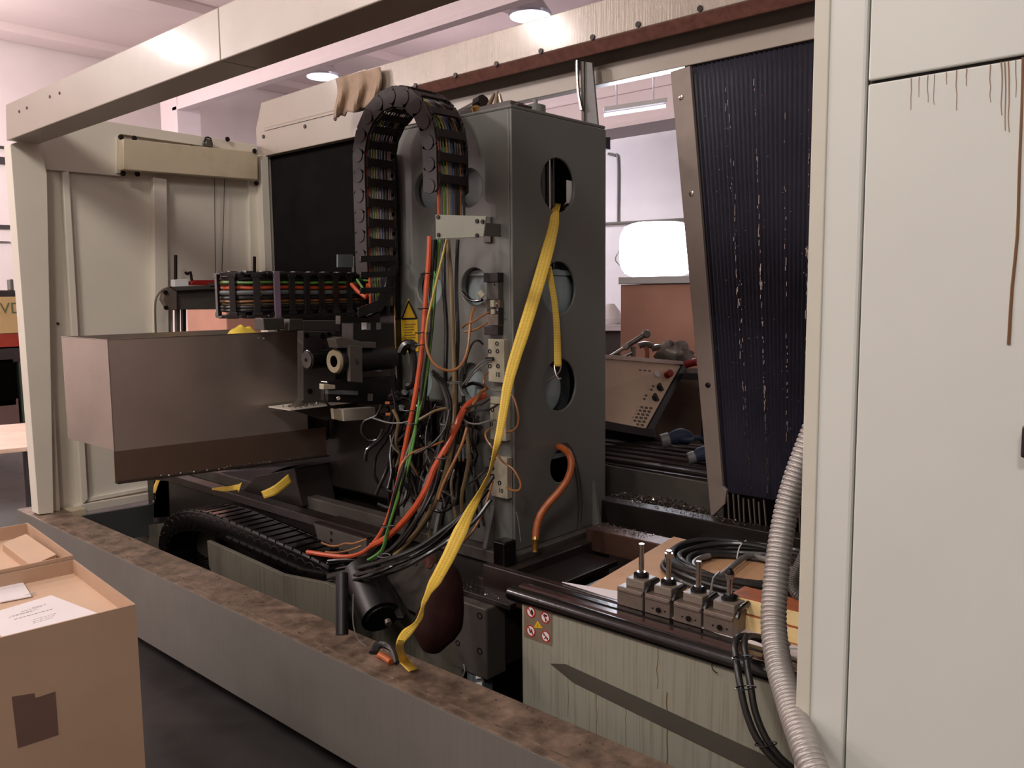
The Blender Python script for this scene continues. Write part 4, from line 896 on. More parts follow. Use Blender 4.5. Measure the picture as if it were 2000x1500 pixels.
m.grid(rows); m.build('yellow_rag', m_yglove, label='crumpled yellow cloth on the steel cover below the horizontal chain', cat='rag', smooth=True, thick=.004)
# grey mounting angles on the box top
t = thing('mounting_angles', PY(560, 645, 3.4), 'grey angle pieces between steel cover and horizontal chain', 'bracket')
for q in (((514, 622), (555, 621), (556, 643), (516, 645)), ((566, 623), (592, 623), (592, 644), (564, 646)), ((592, 626), (664, 626), (664, 648), (592, 646))):
    MB().prism([PY(u, v, 3.42) for u, v in q], (0, .08, 0)).build('angle_piece', m_gunm, t, bevel=.003)

# dark machine mass behind and below
t = thing('ram_slide_body', (2.7, 3.6, .5), 'dark slide body behind the cables and steel cover', 'machine body')
MB().box((2.5, 2.95, .68), (3.1, 4.6, 1.30)).build('slide_casting', m_body, t, bevel=.01)
MB().box((2.64, 3.0, .18), (3.0, 4.9, .68)).build('bed_casting', m_body, t, bevel=.01)
MB().box((2.42, 2.93, 1.3), (2.5, 3.0, 2.1)).build('vertical_bar', m_blk, t, bevel=.003)
t = thing('guide_rail', (2.42, 2.9, .9), 'glossy black vertical rail on the far edge of the left column face', 'rail')
a = PX(775, 270, 2.40)
MB().box((2.40, a.y + .045, .85), (2.438, a.y + .08, 2.25)).build('rail_bar', m_blkw, t, bevel=.003)
MB().box((2.398, a.y + .041, 1.28), (2.403, a.y + .045, 1.62)).build('edge_wire', m_chrome, t)
# longitudinal beds (dark) with scrap, foot, rails
t = thing('bed_beam', (2.3, 4.0, .2), 'dark oily bed beam running left under the steel cover', 'machine bed')
MB().box((2.2, 2.9, .2), (2.62, 4.95, .60)).build('beam_body', m_body, t, bevel=.004)
MB().box((2.18, 2.75, .60), (2.25, 4.9, .64)).build('way_strip', m_dsteel, t, bevel=.003)
MB().box((2.34, 2.75, .60), (2.40, 4.9, .66)).build('way_strip', m_gunm, t, bevel=.003)
t = thing('slide_saddle', (2.3, 3.2, .64), 'brown-black saddle block with angled cover lying on the bed', 'saddle')
MB().prism([PX(u, v, 2.3) for u, v in ((470, 962), (500, 930), (575, 915), (580, 945), (590, 990), (500, 980))], (.2, 0, 0)).build('saddle_block', m_dsteel, t, bevel=.004)
MB().prism([PX(u, v, 2.36) for u, v in ((380, 937), (398, 925), (450, 920), (560, 912), (470, 948), (400, 948))], (.1, 0, 0)).build('dark_flap', M('purple_grey_plate', (66, 58, 62), .4, var=.1), t, bevel=.003)
t = thing('leg_support', PX(315, 1015, 2.2), 'brown steel support leg with hook bolt beneath the steel skirt', 'leg')
MB().prism([PX(u, v, 2.2) for u, v in ((300, 938), (330, 938), (332, 1010), (300, 1012))], (.06, 0, 0)).build('leg_plate', m_dsteel, t, bevel=.003)
c = PX(303, 980, 2.18); MB().lathe(c, (-1, 0, 0), [(0, .012), (.01, .012), (.014, .006)], 10).build('hook_bolt', m_chrome, t, smooth=True)
MB().tube([PX(302, 962, 2.18), PX(304, 974, 2.17), PX(302, 984, 2.18)], .005, 6).build('hook', m_bolt, t)
# yellow webbing pieces lying there
def ribbon(name, pts, w_, label, mat=m_strap, parent=None, cat='strap'):
    """pts = (position, half-width vector)"""
    P = catmull([p for p, _ in pts], .012); Wd = []
    n = len(pts) - 1; L_ = len(P) - 1
    Wv = catmull([wv for _, wv in pts], .001); 
    # resample widths onto P by segment parameter
    seg = [max(2, int((pts[i + 1][0] - pts[i][0]).length / .012)) for i in range(n)]
    ws = []
    for i in range(n):
        for k in range(seg[i]): ws.append(lerp(pts[i][1], pts[i + 1][1], (lambda s: s * s * (3 - 2 * s))(k / seg[i])))
    ws.append(pts[-1][1]); P = P[:len(ws)]
    m = MB(); m.uv = []; ln = 0; rows = []
    for i, p in enumerate(P):
        if i: ln += (p - P[i - 1]).length
        row = []
        for j in range(5):
            row.append(p + ws[i] * (j / 2 - 1)); m.uv.append((j / 4, ln * 3.2))
        rows.append(row)
    m.grid(rows)
    return m.build(name, mat, parent, label=label, cat=cat, smooth=True, thick=.0018)
def rb_(u0, v0, u1, v1, D, D1=None):
    a = AT(u0, v0, D); b = AT(u1, v1, D if D1 is None else D1); return ((a + b) / 2, (b - a) / 2)
ribbon('yellow_strap', [rb_(313, 938, 305, 938, 4.35), rb_(309, 948, 301, 948, 4.33), rb_(304, 964, 299, 962, 4.3)], 0, 'short yellow strap end hanging beside the support leg under the skirt')
ribbon('yellow_strap', [rb_(414, 953, 414, 957, 3.9), rb_(440, 950, 440, 960, 3.88), rb_(465, 946, 463, 957, 3.86), rb_(472, 942, 466, 962, 3.84)], 0, 'yellow strap piece lying left on the dark saddle')
ribbon('yellow_strap', [rb_(563, 926, 571, 942, 3.7), rb_(560, 928, 566, 946, 3.68), rb_(535, 948, 540, 966, 3.62), rb_(510, 960, 516, 974, 3.6)], 0, 'amber yellow strap end running down the saddle, with bright folded tip')
# far light sheet panels behind trough left end
MB().prism([PY(u, v, 4.85) for u, v in ((148, 1010), (300, 985), (300, 1045), (200, 1062))], (0, .02, 0)).build('splash_sheet', M('bluegrey_sheet', (74, 76, 74), .4, .2, var=.1), label='blue-grey splash sheet low behind the left trough end', cat='sheet')
MB().prism([PX(u, v, 2.15) for u, v in ((200, 1035), (320, 1022), (420, 1040), (420, 1180), (200, 1100))], (.02, 0, 0)).build('bed_side_sheet', m_bed, label='dull grey-green bed sheet left of the lower cable chain', cat='sheet')
t = thing('bed_side_casing', (2.0, 2.9, .2), 'streaky grey-green bed side panel behind the trough, rounded at its left end', 'panel')
XB = 1.93
pts = [(404, 1056), (440, 1072), (550, 1122), (640, 1140), (662, 1150), (662, 1300), (520, 1200), (424, 1150), (408, 1105)]
MB().prism([PX(u, v, XB) for u, v in pts], (.02, 0, 0)).build('panel_sheet', m_bed, t, bevel=.002)
pts = [(640, 1120), (760, 1085), (850, 1120), (905, 1200), (905, 1420), (640, 1300)]
MB().prism([PX(u, v, XB + .18) for u, v in pts], (.02, 0, 0)).build('panel_sheet', m_bed, t, bevel=.002)
MB().prism([PX(u, v, XB + .14) for u, v in ((735, 1095), (800, 1070), (862, 1110), (905, 1190), (878, 1190), (835, 1210), (795, 1190))], (.04, 0, 0)).build('cast_plate', m_gunm, t, bevel=.004)
c = PX(810, 1097, XB + .138); MB().lathe(c, (-1, 0, 0), [(-.002, .014), (.002, .014), (.003, .009)], 14).build('socket_bolt', m_chrome, t, smooth=True)
c = PX(835, 1095, XB + .135); MB().cyl(c, c + X1 * .02, .03, 20).build('rust_boss', m_rust, t, bevel=.002)
# slanted block where cables pass (605-740,1020-1080)
t = thing('cable_guide_block', PX(670, 1080, 2.2), 'grey-brown guide block under the cable bundle, right of the lower chain', 'block')
MB().prism([PX(u, v, 2.15) for u, v in ((612, 1022), (716, 1054), (716, 1095), (636, 1092), (622, 1060))], (.14, 0, 0)).build('guide_body', m_gunm, t, bevel=.003)
for v in (1041, 1055): MB().cyl(PX(647, v, 2.149), PX(647, v, 2.149) - X1 * .003, .008, 12).build('bolt', m_bolt, t)
MB().prism([PX(612, 1021, 2.149), PX(716, 1053, 2.149), PX(716, 1053, 2.149) + X1 * .142, PX(612, 1021, 2.149) + X1 * .142], (.0, 0, .004)).build('guide_top', m_dsteel, t)
pile('swarf', [PX(640, 1018, 2.3), PX(740, 1030, 2.3)], 120, .002, .005, 'wet chips on top of the cable guide block', (.06, .05, .004))

# saddle under column
t = thing('column_saddle', (2.3, 2.3, .2), 'dark oily saddle casting under the column foot', 'saddle')
MB().prism([(2.10, 1.93, .545), (2.10, 2.75, .545), (2.75, 2.75, .545), (2.75, 1.93, .545)], (0, 0, .022)).build('saddle_top', m_body, t, bevel=.004)
MB().box((2.16, 2.12, .3), (2.75, 2.70, .545)).build('saddle_casting', m_body, t, bevel=.01)
a = PX(878, 1163, 2.06); b = PX(950, 1190, 2.06); c = PX(885, 1302, 2.06)
bb_ = MB().box((2.06, b.y, c.z), (2.16, a.y, b.z)).build('block', m_gunm, t, bevel=.006)
MB().box((2.16, b.y + .005, c.z + .02), (2.5, a.y, b.z - .005)).build('block_arm', m_dsteel, t, bevel=.004)
for u, v, r_ in ((893, 1186, .011), (937, 1203, .013), (899, 1213, .015), (894, 1256, .011), (937, 1272, .013)):
    p = PX(u, v, 2.06); MB().lathe(p, (-1, 0, 0), [(-.01, r_), (.001, r_), (.0015, r_ * .7), (-.004, r_ * .65)], 16).build('bolt_hole', m_bolt, bb_, smooth=True)
pile('swarf', [(2.14, 1.96, .568), (2.14, 2.3, .568)], 90, .0018, .004, 'small bright chips on the dark saddle top beside the strap', (.04, .04, .002))
# solenoid valve below block
t = thing('solenoid_valve', PX(925, 1350, 2.07), 'dark valve with two white labels below the bolted block', 'valve')
MB().prism([PX(u, v, 2.07) for u, v in ((912, 1285), (944, 1292), (944, 1362), (912, 1350))], (.05, 0, 0)).build('valve_body', m_holed, t, bevel=.003)
for v in (1320, 1338): MB().prism([PX(u_, v_, 2.068) for u_, v_ in ((930, v - 5), (942, v - 7), (942, v + 4), (930, v + 6))], (-.002, 0, 0)).build('white_label', m_white, t)
MB().prism([PX(u_, v_, 2.066) for u_, v_ in ((902, 1283), (906, 1284), (906, 1297), (902, 1295))], (-.002, 0, 0)).build('white_label', m_white, t)
for v in (1298, 1358): MB().prism([PX(u_, v_, 2.068) for u_, v_ in ((927, v - 3), (936, v - 3), (936, v + 3), (927, v + 2))], (-.001, 0, 0)).build('yellow_dot', m_sign, t)
MB().tube([PX(906, 1298, 2.06), PX(908, 1310, 2.05), PX(902, 1325, 2.05), PX(890, 1337, 2.06)], .003, 6).build('valve_lead', m_grayc, t, smooth=True)
for k in range(3): MB().cyl(PX(944, 1308 + k * 12, 2.08), PX(951, 1305 + k * 12, 2.08), .004, 8).build('valve_pin', m_bolt, t)
# oxblood gaiter sack
P = None; pp = [AT(880, 1120, 2.95), AT(878, 1140, 2.9), AT(872, 1170, 2.86), AT(862, 1200, 2.83), AT(850, 1232, 2.80), AT(845, 1256, 2.79), AT(843, 1270, 2.79)]
rr_ = [.03, .042, .055, .070, .082, .072, .03]
P = catmull(pp, .01)
def rgait(i, m_):
    s_ = i / (m_ - 1) * 6; k = min(5, int(s_)); return lerp(rr_[k], rr_[k + 1], s_ - k)
MB().tube(P, rgait, 30, smooth=False).build('oxblood_gaiter', m_gaiter, label='dark oxblood leather gaiter hanging behind the yellow strap', cat='gaiter', smooth=True)
# black motor
t = thing('black_motor', AT(755, 1220, 2.85), 'glossy black cylindrical motor tilted under the cable bundle', 'motor')
a, b = AT(706, 1115, 3.38), AT(744, 1205, 3.20)
MB().cyl(a, b, .076, 32).build('motor_can', M('motor_black', (20, 17, 16), .4, spec=.45), t, smooth=True)
MB().cyl(b, b + (b - a).normalized() * .008, .06, 20).build('end_cap', m_blk, t, bevel=.002)
c = AT(757, 1212, 3.12); MB().cyl(c, c + (b - a).normalized() * .016 - VIEW * .004, .012, 14).build('end_screw', m_toolw, t, bevel=.001)
MB().obox(a + (b - a) * .55 + RT * .08, (b - a) * .42, RT * .014, VIEW * .03).build('side_box', m_blk, t, bevel=.003)
MB().cyl(AT(668, 1120, 2.98), AT(668, 1240, 2.9), .022, 16).build('side_tube', M('motor_black', (20, 17, 16)), t, smooth=True)
MB().tube([AT(690, 1160, 2.85), AT(690, 1220, 2.83), AT(700, 1250, 2.82), AT(715, 1262, 2.8)], .002, 5).build('thin_lead', m_grayc, t)
m = MB()
for k in range(3): m.tube([AT(725 + k * 4, 1275, 2.55), AT(735 + k * 3, 1258 + k * 2, 2.58), AT(755, 1257 + k * 3, 2.58), AT(768, 1272, 2.55), AT(775, 1295, 2.5)], .008, 7)
m.build('black_cable_loop', m_rub, label='black cable loop at the trough edge left of the strap end', cat='cable', smooth=True)
MB().tube([PZ(738, 1278, TZ + .016), PZ(749, 1283, TZ + .016), PZ(764, 1293, TZ + .015)], .011, 10).build('orange_hose_end', m_org, label='orange hose end poking over the trough edge', cat='hose', smooth=True)

# ================================================================== CABLE CHAINS
def link_mesh(parent, w_, h, p, mat, bar=.026, name='chain_link'):
    """local x = along the chain, y = thickness, z = width"""
    m = MB()
    for s in (-1, 1):
        z = s * (w_ / 2 - .006)
        pr = [V((x * p * .62, y * h / 2, 0)) for x, y in ((-1, -.62), (-.8, -1), (.8, -1), (1, -.62), (1, .62), (.8, 1), (-.8, 1), (-1, .62))]
        m.prism([q + V((0, 0, z - .006)) for q in pr], (0, 0, .010))
        m.cyl((p * .34, 0, z + s * .004), (p * .34, 0, z + s * .009), h * .36, 16)
    for y in (-1, 1):
        m.box((-bar / 2, y * h / 2 - .005, -w_ / 2 + .01), (bar / 2, y * h / 2 + .005, w_ / 2 - .01))
        m.box((-bar / 2 - .006, y * h / 2 - .004, -w_ / 2 + .008), (bar / 2 + .006, y * h / 2 + .007, -w_ / 2 + .022))
        m.box((-bar / 2 - .006, y * h / 2 - .004, w_ / 2 - .022), (bar / 2 + .006, y * h / 2 + .007, w_ / 2 - .008))
    return m.build(name, mat, parent, org=(0, 0, 0), bevel=.0015)
def chain(name, label, path, W, w_, h, pitch, mat, special=None, smat=None, bar=.026):
    P = resample(path, pitch); t = thing(name, P[0], label, 'cable chain')
    o = None
    for i in range(len(P) - 1):
        c = (P[i] + P[i + 1]) / 2; T = (P[i + 1] - P[i]).normalized(); Wd = (W - T * W.dot(T)).normalized(); Nn = Wd.cross(T)
        R = Matrix((T, Nn, Wd)).transposed().to_4x4()
        if o is None:
            o = link_mesh(t, w_, h, pitch, mat, bar); q = o
        else: q = share(o, 'chain_link', c, t)
        q.matrix_local = Matrix.Translation(c - WL[t.name]) @ R; WL[q.name] = c
        if special == i:
            k = MB().obox((0, 0, 0), X1 * .014, Y1 * .004, Z1 * (w_ / 2 + .002)).build('pale_crossbar', smat, t, org=(0, 0, 0), bevel=.002)
            k['label'] = 'lilac-grey crossbar'
            k.matrix_local = Matrix.Translation(c - Nn * (h / 2 + .006) * (1 if (Nn.dot(VIEW) > 0) else -1) - WL[t.name]) @ R
    return t
AX = 2.285; YL, YRr, ZC = 2.837, 2.408, 2.2; AR = (YL - YRr) / 2; YM = (YL + YRr) / 2
def arch(x, dr=0.0, z0=1.74, z1=1.965, sw=0.0):
    if sw:
        P = [V((x, YL - sw + dr, lerp(z0, ZC, i / 12))) for i in range(13)]
        for i in range(1, 24):
            a = math.pi * i / 24; q_ = lerp(-sw, sw, i / 24) + dr; P.append(V((x, YM + (AR + q_) * math.cos(a), ZC + (AR + q_) * math.sin(a))))
        return P + [V((x, YRr - sw - dr, lerp(ZC, z1, i / 8))) for i in range(9)]
    P = [V((x, YL + dr, lerp(z0, ZC, i / 12))) for i in range(13)]
    P += [V((x, YM + (AR + dr) * math.cos(a), ZC + (AR + dr) * math.sin(a))) for a in [math.pi * i / 24 for i in range(1, 24)]]
    P += [V((x, YRr - dr, lerp(ZC, z1, i / 8))) for i in range(9)]
    return P
chain('arched_cable_chain', 'tall arched black cable chain looping over the column front', arch(AX), X1, .170, .078, .081, m_link, bar=.032)
YF = 3.02
xl = PY(468, 575, YF).x; xr_ = PY(712, 575, YF).x; zh = (PY(560, 533, YF - .04).z + PY(560, 617, YF - .04).z) / 2
hw = (PY(560, 531, YF - .04).z - PY(560, 619, YF - .04).z)
def hpath(dz=0, dy=0, x1=None, R=.10, back=True):
    x1 = xr_ if x1 is None else x1
    P = [V((lerp(x1, xl + R, i / 10), YF + dy, zh + dz)) for i in range(11)]
    if back:
        P += [V((xl + R - (R - dy) * math.sin(a), YF + R - (R - dy) * math.cos(a), zh + dz)) for a in [math.pi * i / 12 for i in range(1, 13)]]
        P += [V((lerp(xl + R, x1 + .1, i / 10), YF + 2 * R - dy, zh + dz)) for i in range(1, 11)]
    return P
chain('horizontal_cable_chain', 'flat-lying black cable chain curling back above the steel cover', hpath(), Z1, hw, .070, .072, m_blkw, 6, M('lilac_grey', (112, 96, 112), .35, var=.1))
lp = [PX(u, v, 1.99) for u, v in ((640, 1132), (600, 1110), (545, 1084), (470, 1050), (400, 1022), (352, 1020), (326, 1040), (318, 1080), (332, 1112), (368, 1128), (420, 1136), (480, 1150))]
lp = [p + X1 * .09 for p in lp]
chain('lower_cable_chain', 'oily black cable chain lying low across the machine bed, curled at its left end', catmull(lp, .01), X1, .185, .100, .066, m_linkw, bar=.046)
# elbow guide between horizontal chain and arch
t = thing('cable_elbow', PY(740, 600, 2.98), 'black rounded cable guide elbow joining the horizontal chain to the arch', 'cable guide')
pts = [(692, 500), (772, 500), (773, 560), (764, 590), (745, 610), (715, 622), (692, 618)]
MB().prism([PY(u, v, 3.06) for u, v in pts], (0, .02, 0)).build('back_plate', m_blkw, t, bevel=.003)
m = MB(); rows = [[PY(u, v, 2.95 + k * .11) for u, v in ((774, 500), (774, 540), (770, 565), (760, 588), (742, 606), (715, 618))] for k in (0, 1)]; m.grid(rows); m.build('curved_flange', m_blk, t, smooth=True, thick=.006)
MB().prism([PY(u, v, 2.775) for u, v in ((700, 619), (745, 608), (768, 577), (775, 520), (762, 520), (753, 560), (736, 588), (700, 602))], (0, .012, 0)).build('front_flange', m_blkw, t, bevel=.003)
for v in (500, 531, 562): MB().prism([PY(u, w_, 2.77) for u, w_ in ((705, v), (772, v - 2), (772, v + 10), (705, v + 12))], (0, .01, 0)).build('strap_bar', m_blkw, t, bevel=.002)
MB().prism([PY(u, v, 2.99) for u, v in ((660, 497), (690, 497), (690, 522), (660, 522))], (0, .01, 0)).build('grey_tab', m_holed, label='small square grey tab above the horizontal chain', cat='plate', bevel=.001)

# ================================================================== CABLES
def cab(label, pts, r, mat, cat='cable', group=None, name='cable', pre=None, step=.025):
    P = (pre or []) + [AT(*p) for p in pts]
    return MB().tube(P, r, 8, step=step).build(name, mat, label=label, cat=cat, group=group, smooth=True)
ax0 = AX - .062
xs_in = {k: AX - .066 + i * .0145 for i, k in enumerate(('or', 'd1', 'g1', 'g2', 'd2', 'bl', 'd3', 'd4', 't1', 'd5'))}
xs_in = {k: v + .012 for k, v in xs_in.items()}
inn = [('or', m_or, .0068, 'orange cable packed along the left side inside the arched chain', None),
       ('d1', m_grayc, .005, None, 1), ('g1', m_gr, .005, 'green cable inside the arched chain beside the orange one', None), ('g2', m_yel, .004, 'thin yellow cable inside the arched chain', None),
       ('d2', m_grayc, .006, None, 1), ('bl', m_blue, .004, 'thin blue cable inside the arched chain', None), ('d3', m_rub, .007, None, 2), ('d4', m_rub, .0075, None, 2), ('t1', m_brn, .004, 'thin amber cable at the right side inside the arched chain', None), ('d5', m_rub, .006, None, 2)]
for k, mt, r, lab, g_ in inn:
    for rr_ in (0.0, ):
        x = xs_in[k]
        P = arch(x, random.uniform(-.003, .003), 1.60, 1.93, .014); r *= .9
        P = P[::2]
        ordn = ('first', 'second', 'third', 'fourth', 'fifth', 'sixth', 'seventh', 'eighth', 'ninth', 'tenth')[list(xs_in).index(k)]
        lab2 = lab or (('grey' if g_ == 1 else 'black') + ' cable inside the arched chain, %s strand from the left plate' % ordn)
        MB().tube(P, r, 7, step=.05).build('chain_cable', mt, label=lab2, cat='cable', group=(None if not g_ else ('grey cables inside the arched chain' if g_ == 1 else 'black cables inside the arched chain')), smooth=True)
hz = [(.048, m_gr, .0055, 'green cable running uppermost inside the horizontal chain', None), (.028, m_or, .0085, 'orange cable running inside the horizontal chain', None), (.008, m_holed, .0095, 'blue-grey thick cable under the orange one inside the horizontal chain', None),
      (-.012, m_rub, .008, 0, 1), (-.026, m_brn, .0045, 'thin brown cable inside the horizontal chain', None), (-.036, m_tan, .0045, 'thin tan cable inside the horizontal chain', None), (-.048, m_rub, .008, 0, 1), (-.062, m_rub, .007, 0, 1), (.064, m_rub, .006, 0, 1)]
for dz, mt, r, lab, g_ in hz:
    P = hpath(dz, random.uniform(-.018, .0), R=.10); P = [p + Z1 * random.uniform(-.002, .002) for p in P[::2]]
    if dz > .02 and g_ is None:
        x = xs_in['or' if dz < .04 else 'g1']
        P = [V((x, YL, 1.69)), V((x + .02, YL + .04, 1.635)), V((x + .01, 2.96, zh + dz + .012))] + P
    MB().tube(P, r, 7, step=.05).build('chain_cable', mt, label=lab or 'black cable inside the horizontal chain, ' + {-.012: 'just under the blue-grey one', -.048: 'last but one from the bottom', -.062: 'lowest strand', .064: 'topmost strand'}[dz], cat='cable', group=('black cables inside the horizontal chain' if g_ else None), smooth=True)
cab('green and yellow cable loop hanging in the elbow below the arch', [(690, 543, 3.72), (708, 547, 3.70), (726, 548, 3.66), (745, 543, 3.64), (757, 528, 3.63), (760, 512, 3.64), (757, 500, 3.66)], .0045, m_gr)
# lower chain inner cables
for k in range(6):
    off = .03 + k * .021; P = [p + X1 * (off - .09) for p in lp]
    MB().tube(P, .007, 7, step=.04).build('chain_cable', (m_rub, m_grayc, m_rub, m_gr, m_rub, m_tan)[k], label=('black cable packed inside the lower chain' if k in (0, 2, 4) else ('grey', '', 'green', '', 'tan')[k - 1] + ' cable packed inside the lower chain'), cat='cable', group='black cables inside the lower chain' if k in (0, 2, 4) else None, smooth=True)
# hanging bundle
cab('bright orange cable hanging down the bundle, the left one', [(839, 462, 3.22), (838, 500, 3.22), (833, 560, 3.22), (829, 620, 3.22), (824, 680, 3.22), (817, 735, 3.22), (808, 790, 3.22), (797, 845, 3.24), (787, 895, 3.26), (778, 940, 3.28), (762, 1000, 3.32), (744, 1042, 3.36), (715, 1075, 3.42), (680, 1087, 3.48), (640, 1084, 3.54), (600, 1078, 3.6)], .0098, m_or)
cab('orange cable curving out of the tangle, right one', [(948, 772, 3.3), (925, 782, 3.27), (905, 800, 3.22), (893, 830, 3.2), (868, 880, 3.18), (848, 915, 3.18), (836, 948, 3.18), (815, 985, 3.2), (785, 1022, 3.24), (752, 1052, 3.3), (725, 1066, 3.35)], .0125, m_or)
for i in range(2):
    cab(('darker', 'brighter')[i] + ' green cable in the lower half of the hanging bundle', [(860 - i * 5, 468, 3.24), (850 - i * 3, 560, 3.23), (843 - i * 3, 640, 3.22), (835 - i * 4, 720, 3.21), (822 - i * 4, 790, 3.2), (805 + i * 3, 860, 3.2), (792 + i * 4, 915, 3.2), (779 + i * 2, 960, 3.21), (765, 1010, 3.24), (756 - i * 2, 1045, 3.27), (748 - i * 3, 1075, 3.3), (722 - i * 6, 1095, 3.34), (690, 1108, 3.38)], .0046 + .0008 * i, (m_gr, M('bright_green_cable', (88, 150, 72), .35, coat=.3))[i])
cab('thin yellow cable crossing the hanging bundle near its top', [(872, 468, 3.2), (862, 510, 3.19), (850, 560, 3.18), (843, 590, 3.18), (836, 620, 3.17), (832, 650, 3.17)], .0045, m_yel)
cab('thick tan cable hanging straight down right of the orange one', [(874, 468, 3.3), (880, 540, 3.29), (883, 620, 3.28), (886, 700, 3.27), (888, 760, 3.26), (886, 830, 3.24), (880, 880, 3.22), (868, 930, 3.2), (852, 975, 3.2), (830, 1015, 3.22), (805, 1050, 3.24), (770, 1085, 3.27)], .0092, m_tan)
cab('amber cable hanging in a wide loop between bundle and valve island', [(832, 650, 3.18), (833, 675, 3.17), (841, 700, 3.16), (856, 717, 3.15), (876, 724, 3.15), (893, 720, 3.15), (906, 705, 3.16), (914, 680, 3.18), (917, 650, 3.2), (920, 620, 3.22), (926, 602, 3.25)], .0055, m_brn)
blk = [([(892, 468), (893, 560), (893, 650), (892, 740), (893, 800), (888, 860), (875, 920), (855, 975), (825, 1030), (780, 1075), (720, 1102), (640, 1108)], .006),
       ([(866, 468), (869, 560), (870, 640), (872, 730), (872, 790), (862, 850), (840, 920), (820, 975), (790, 1040), (740, 1085), (640, 1096)], .0065),
       ([(848, 468), (842, 560), (838, 640), (830, 720), (819, 790), (806, 850), (790, 905), (772, 965), (752, 1030), (720, 1085), (640, 1100)], .0058),
       ([(853, 468), (848, 560), (844, 640), (836, 720), (825, 800), (808, 870), (796, 910), (780, 965), (762, 1030), (735, 1090), (640, 1116)], .0052),
       ([(845, 730), (858, 748), (870, 775), (876, 810), (868, 850), (852, 905), (838, 955), (815, 1010), (770, 1070), (700, 1108), (640, 1124)], .006),
       ([(842, 724), (862, 742), (878, 775), (882, 815), (872, 862), (858, 910), (845, 960), (820, 1012), (780, 1068), (710, 1118), (640, 1132)], .0055),
       ([(962, 930), (940, 965), (905, 1005), (860, 1040), (810, 1072), (750, 1095), (690, 1112), (640, 1128)], .007),
       ([(955, 955), (920, 1000), (870, 1045), (820, 1080), (760, 1105), (700, 1122), (640, 1138)], .007),
       ([(960, 975), (925, 1018), (880, 1052), (830, 1085), (780, 1112), (710, 1132), (645, 1142)], .0065),
       ([(920, 985), (880, 1030), (840, 1065), (790, 1094), (740, 1118), (690, 1134), (650, 1140)], .006)]
for i, (pp, r) in enumerate(blk):
    n_ = len(pp); sD = 3.17 if i in (4, 5) else 3.22 if i < 6 else 3.15
    if i == 0: sD = 3.3
    r *= 1.25
    cab('glossy black bundle cable, %s from the top at the lower chain' % ('third', 'first', 'second', 'fourth', 'fifth', 'seventh', 'sixth', 'eighth', 'lowest', 'ninth')[i], [(u + 2 * math.sin(v * .03 + i), v, (sD + random.uniform(-.02, .02) + .30 * max(0, (k / (n_ - 1)) - .7) / .3)) for k, (u, v) in enumerate(pp)], r, m_blkw if i % 2 else m_rub, group='black cables of the hanging bundle', )
cab('clear-coated tan cable diagonal through the tangle', [(912, 835, 3.16), (905, 860, 3.15), (895, 885, 3.15), (880, 915, 3.15), (866, 945, 3.15), (856, 975, 3.16)], .0055, m_brn)
cab('pale amber cable curving from the tangle to the green cables', [(866, 862, 3.18), (840, 872, 3.15), (820, 878, 3.13), (800, 888, 3.12), (786, 905, 3.12), (778, 925, 3.12)], .0045, m_brn)
cab('thin black cable looping left out of the tangle', [(878, 800, 3.14), (870, 835, 3.12), (850, 862, 3.11), (825, 880, 3.1), (810, 886, 3.1)], .0045, m_rub)
cab('tan cable joining the tangle from the upper left', [(818, 820, 3.2), (832, 812, 3.2), (850, 802, 3.21), (872, 797, 3.22)], .0055, m_tan)
cab('amber braided cable rising to the second terminal block', [(905, 808, 3.26), (920, 795, 3.25), (932, 778, 3.25), (940, 765, 3.27), (955, 757, 3.28)], .007, m_brn)
cab('brown cable descending from the last terminal block behind the strap', [(962, 940, 3.3), (955, 965, 3.28), (947, 990, 3.26), (935, 1018, 3.24), (920, 1042, 3.22), (905, 1058, 3.22)], .0055, m_brn)
for (u, v, on_) in ((834, 535, 'topmost'), (829, 603, 'second'), (824, 650, 'third'), (823, 674, 'fourth'), (800, 802, 'fifth'), (805, 828, 'sixth'), (758, 1028, 'lowest')):
    c = AT(u, v, 3.2); m = MB(); m.tube([c + RT * .025 * math.cos(a) + VIEW * .018 * math.sin(a) for a in [2 * math.pi * i / 12 for i in range(13)]], .0022, 5); m.build('cable_tie', m_blk, label=on_ + ' of the black ties round the hanging orange cable', cat='cable tie', group='black ties on the hanging bundle')
for (u, v, lab) in ((873, 828, 'pale tie round the black cables, upper right'), (862, 893, 'pale tie round the black cables, mid bundle'), (886, 747, 'pale tie round the thick tan cable'), (750, 1085, 'pale tie at the bottom sweep of the bundle')):
    c = AT(u, v, 3.18); m = MB(); m.tube([c + RT * .024 * math.cos(a) + VIEW * .02 * math.sin(a) + UP * .003 * math.sin(a) for a in [2 * math.pi * i / 12 for i in range(13)]], .002, 5); m.build('cable_tie', m_grayc, label=lab, cat='cable tie')
cab('wavy amber wire crossing the guide block', [(628, 1060, 3.42), (645, 1066, 3.4), (660, 1066, 3.38), (674, 1061, 3.37), (688, 1062, 3.36), (702, 1058, 3.35), (716, 1053, 3.34)], .004, m_brn, 'wire')
cab('pale amber tube lying above the orange cable end', [(636, 1078, 3.46), (660, 1079, 3.42), (685, 1074, 3.38), (706, 1066, 3.35)], .004, m_brn, 'tube')
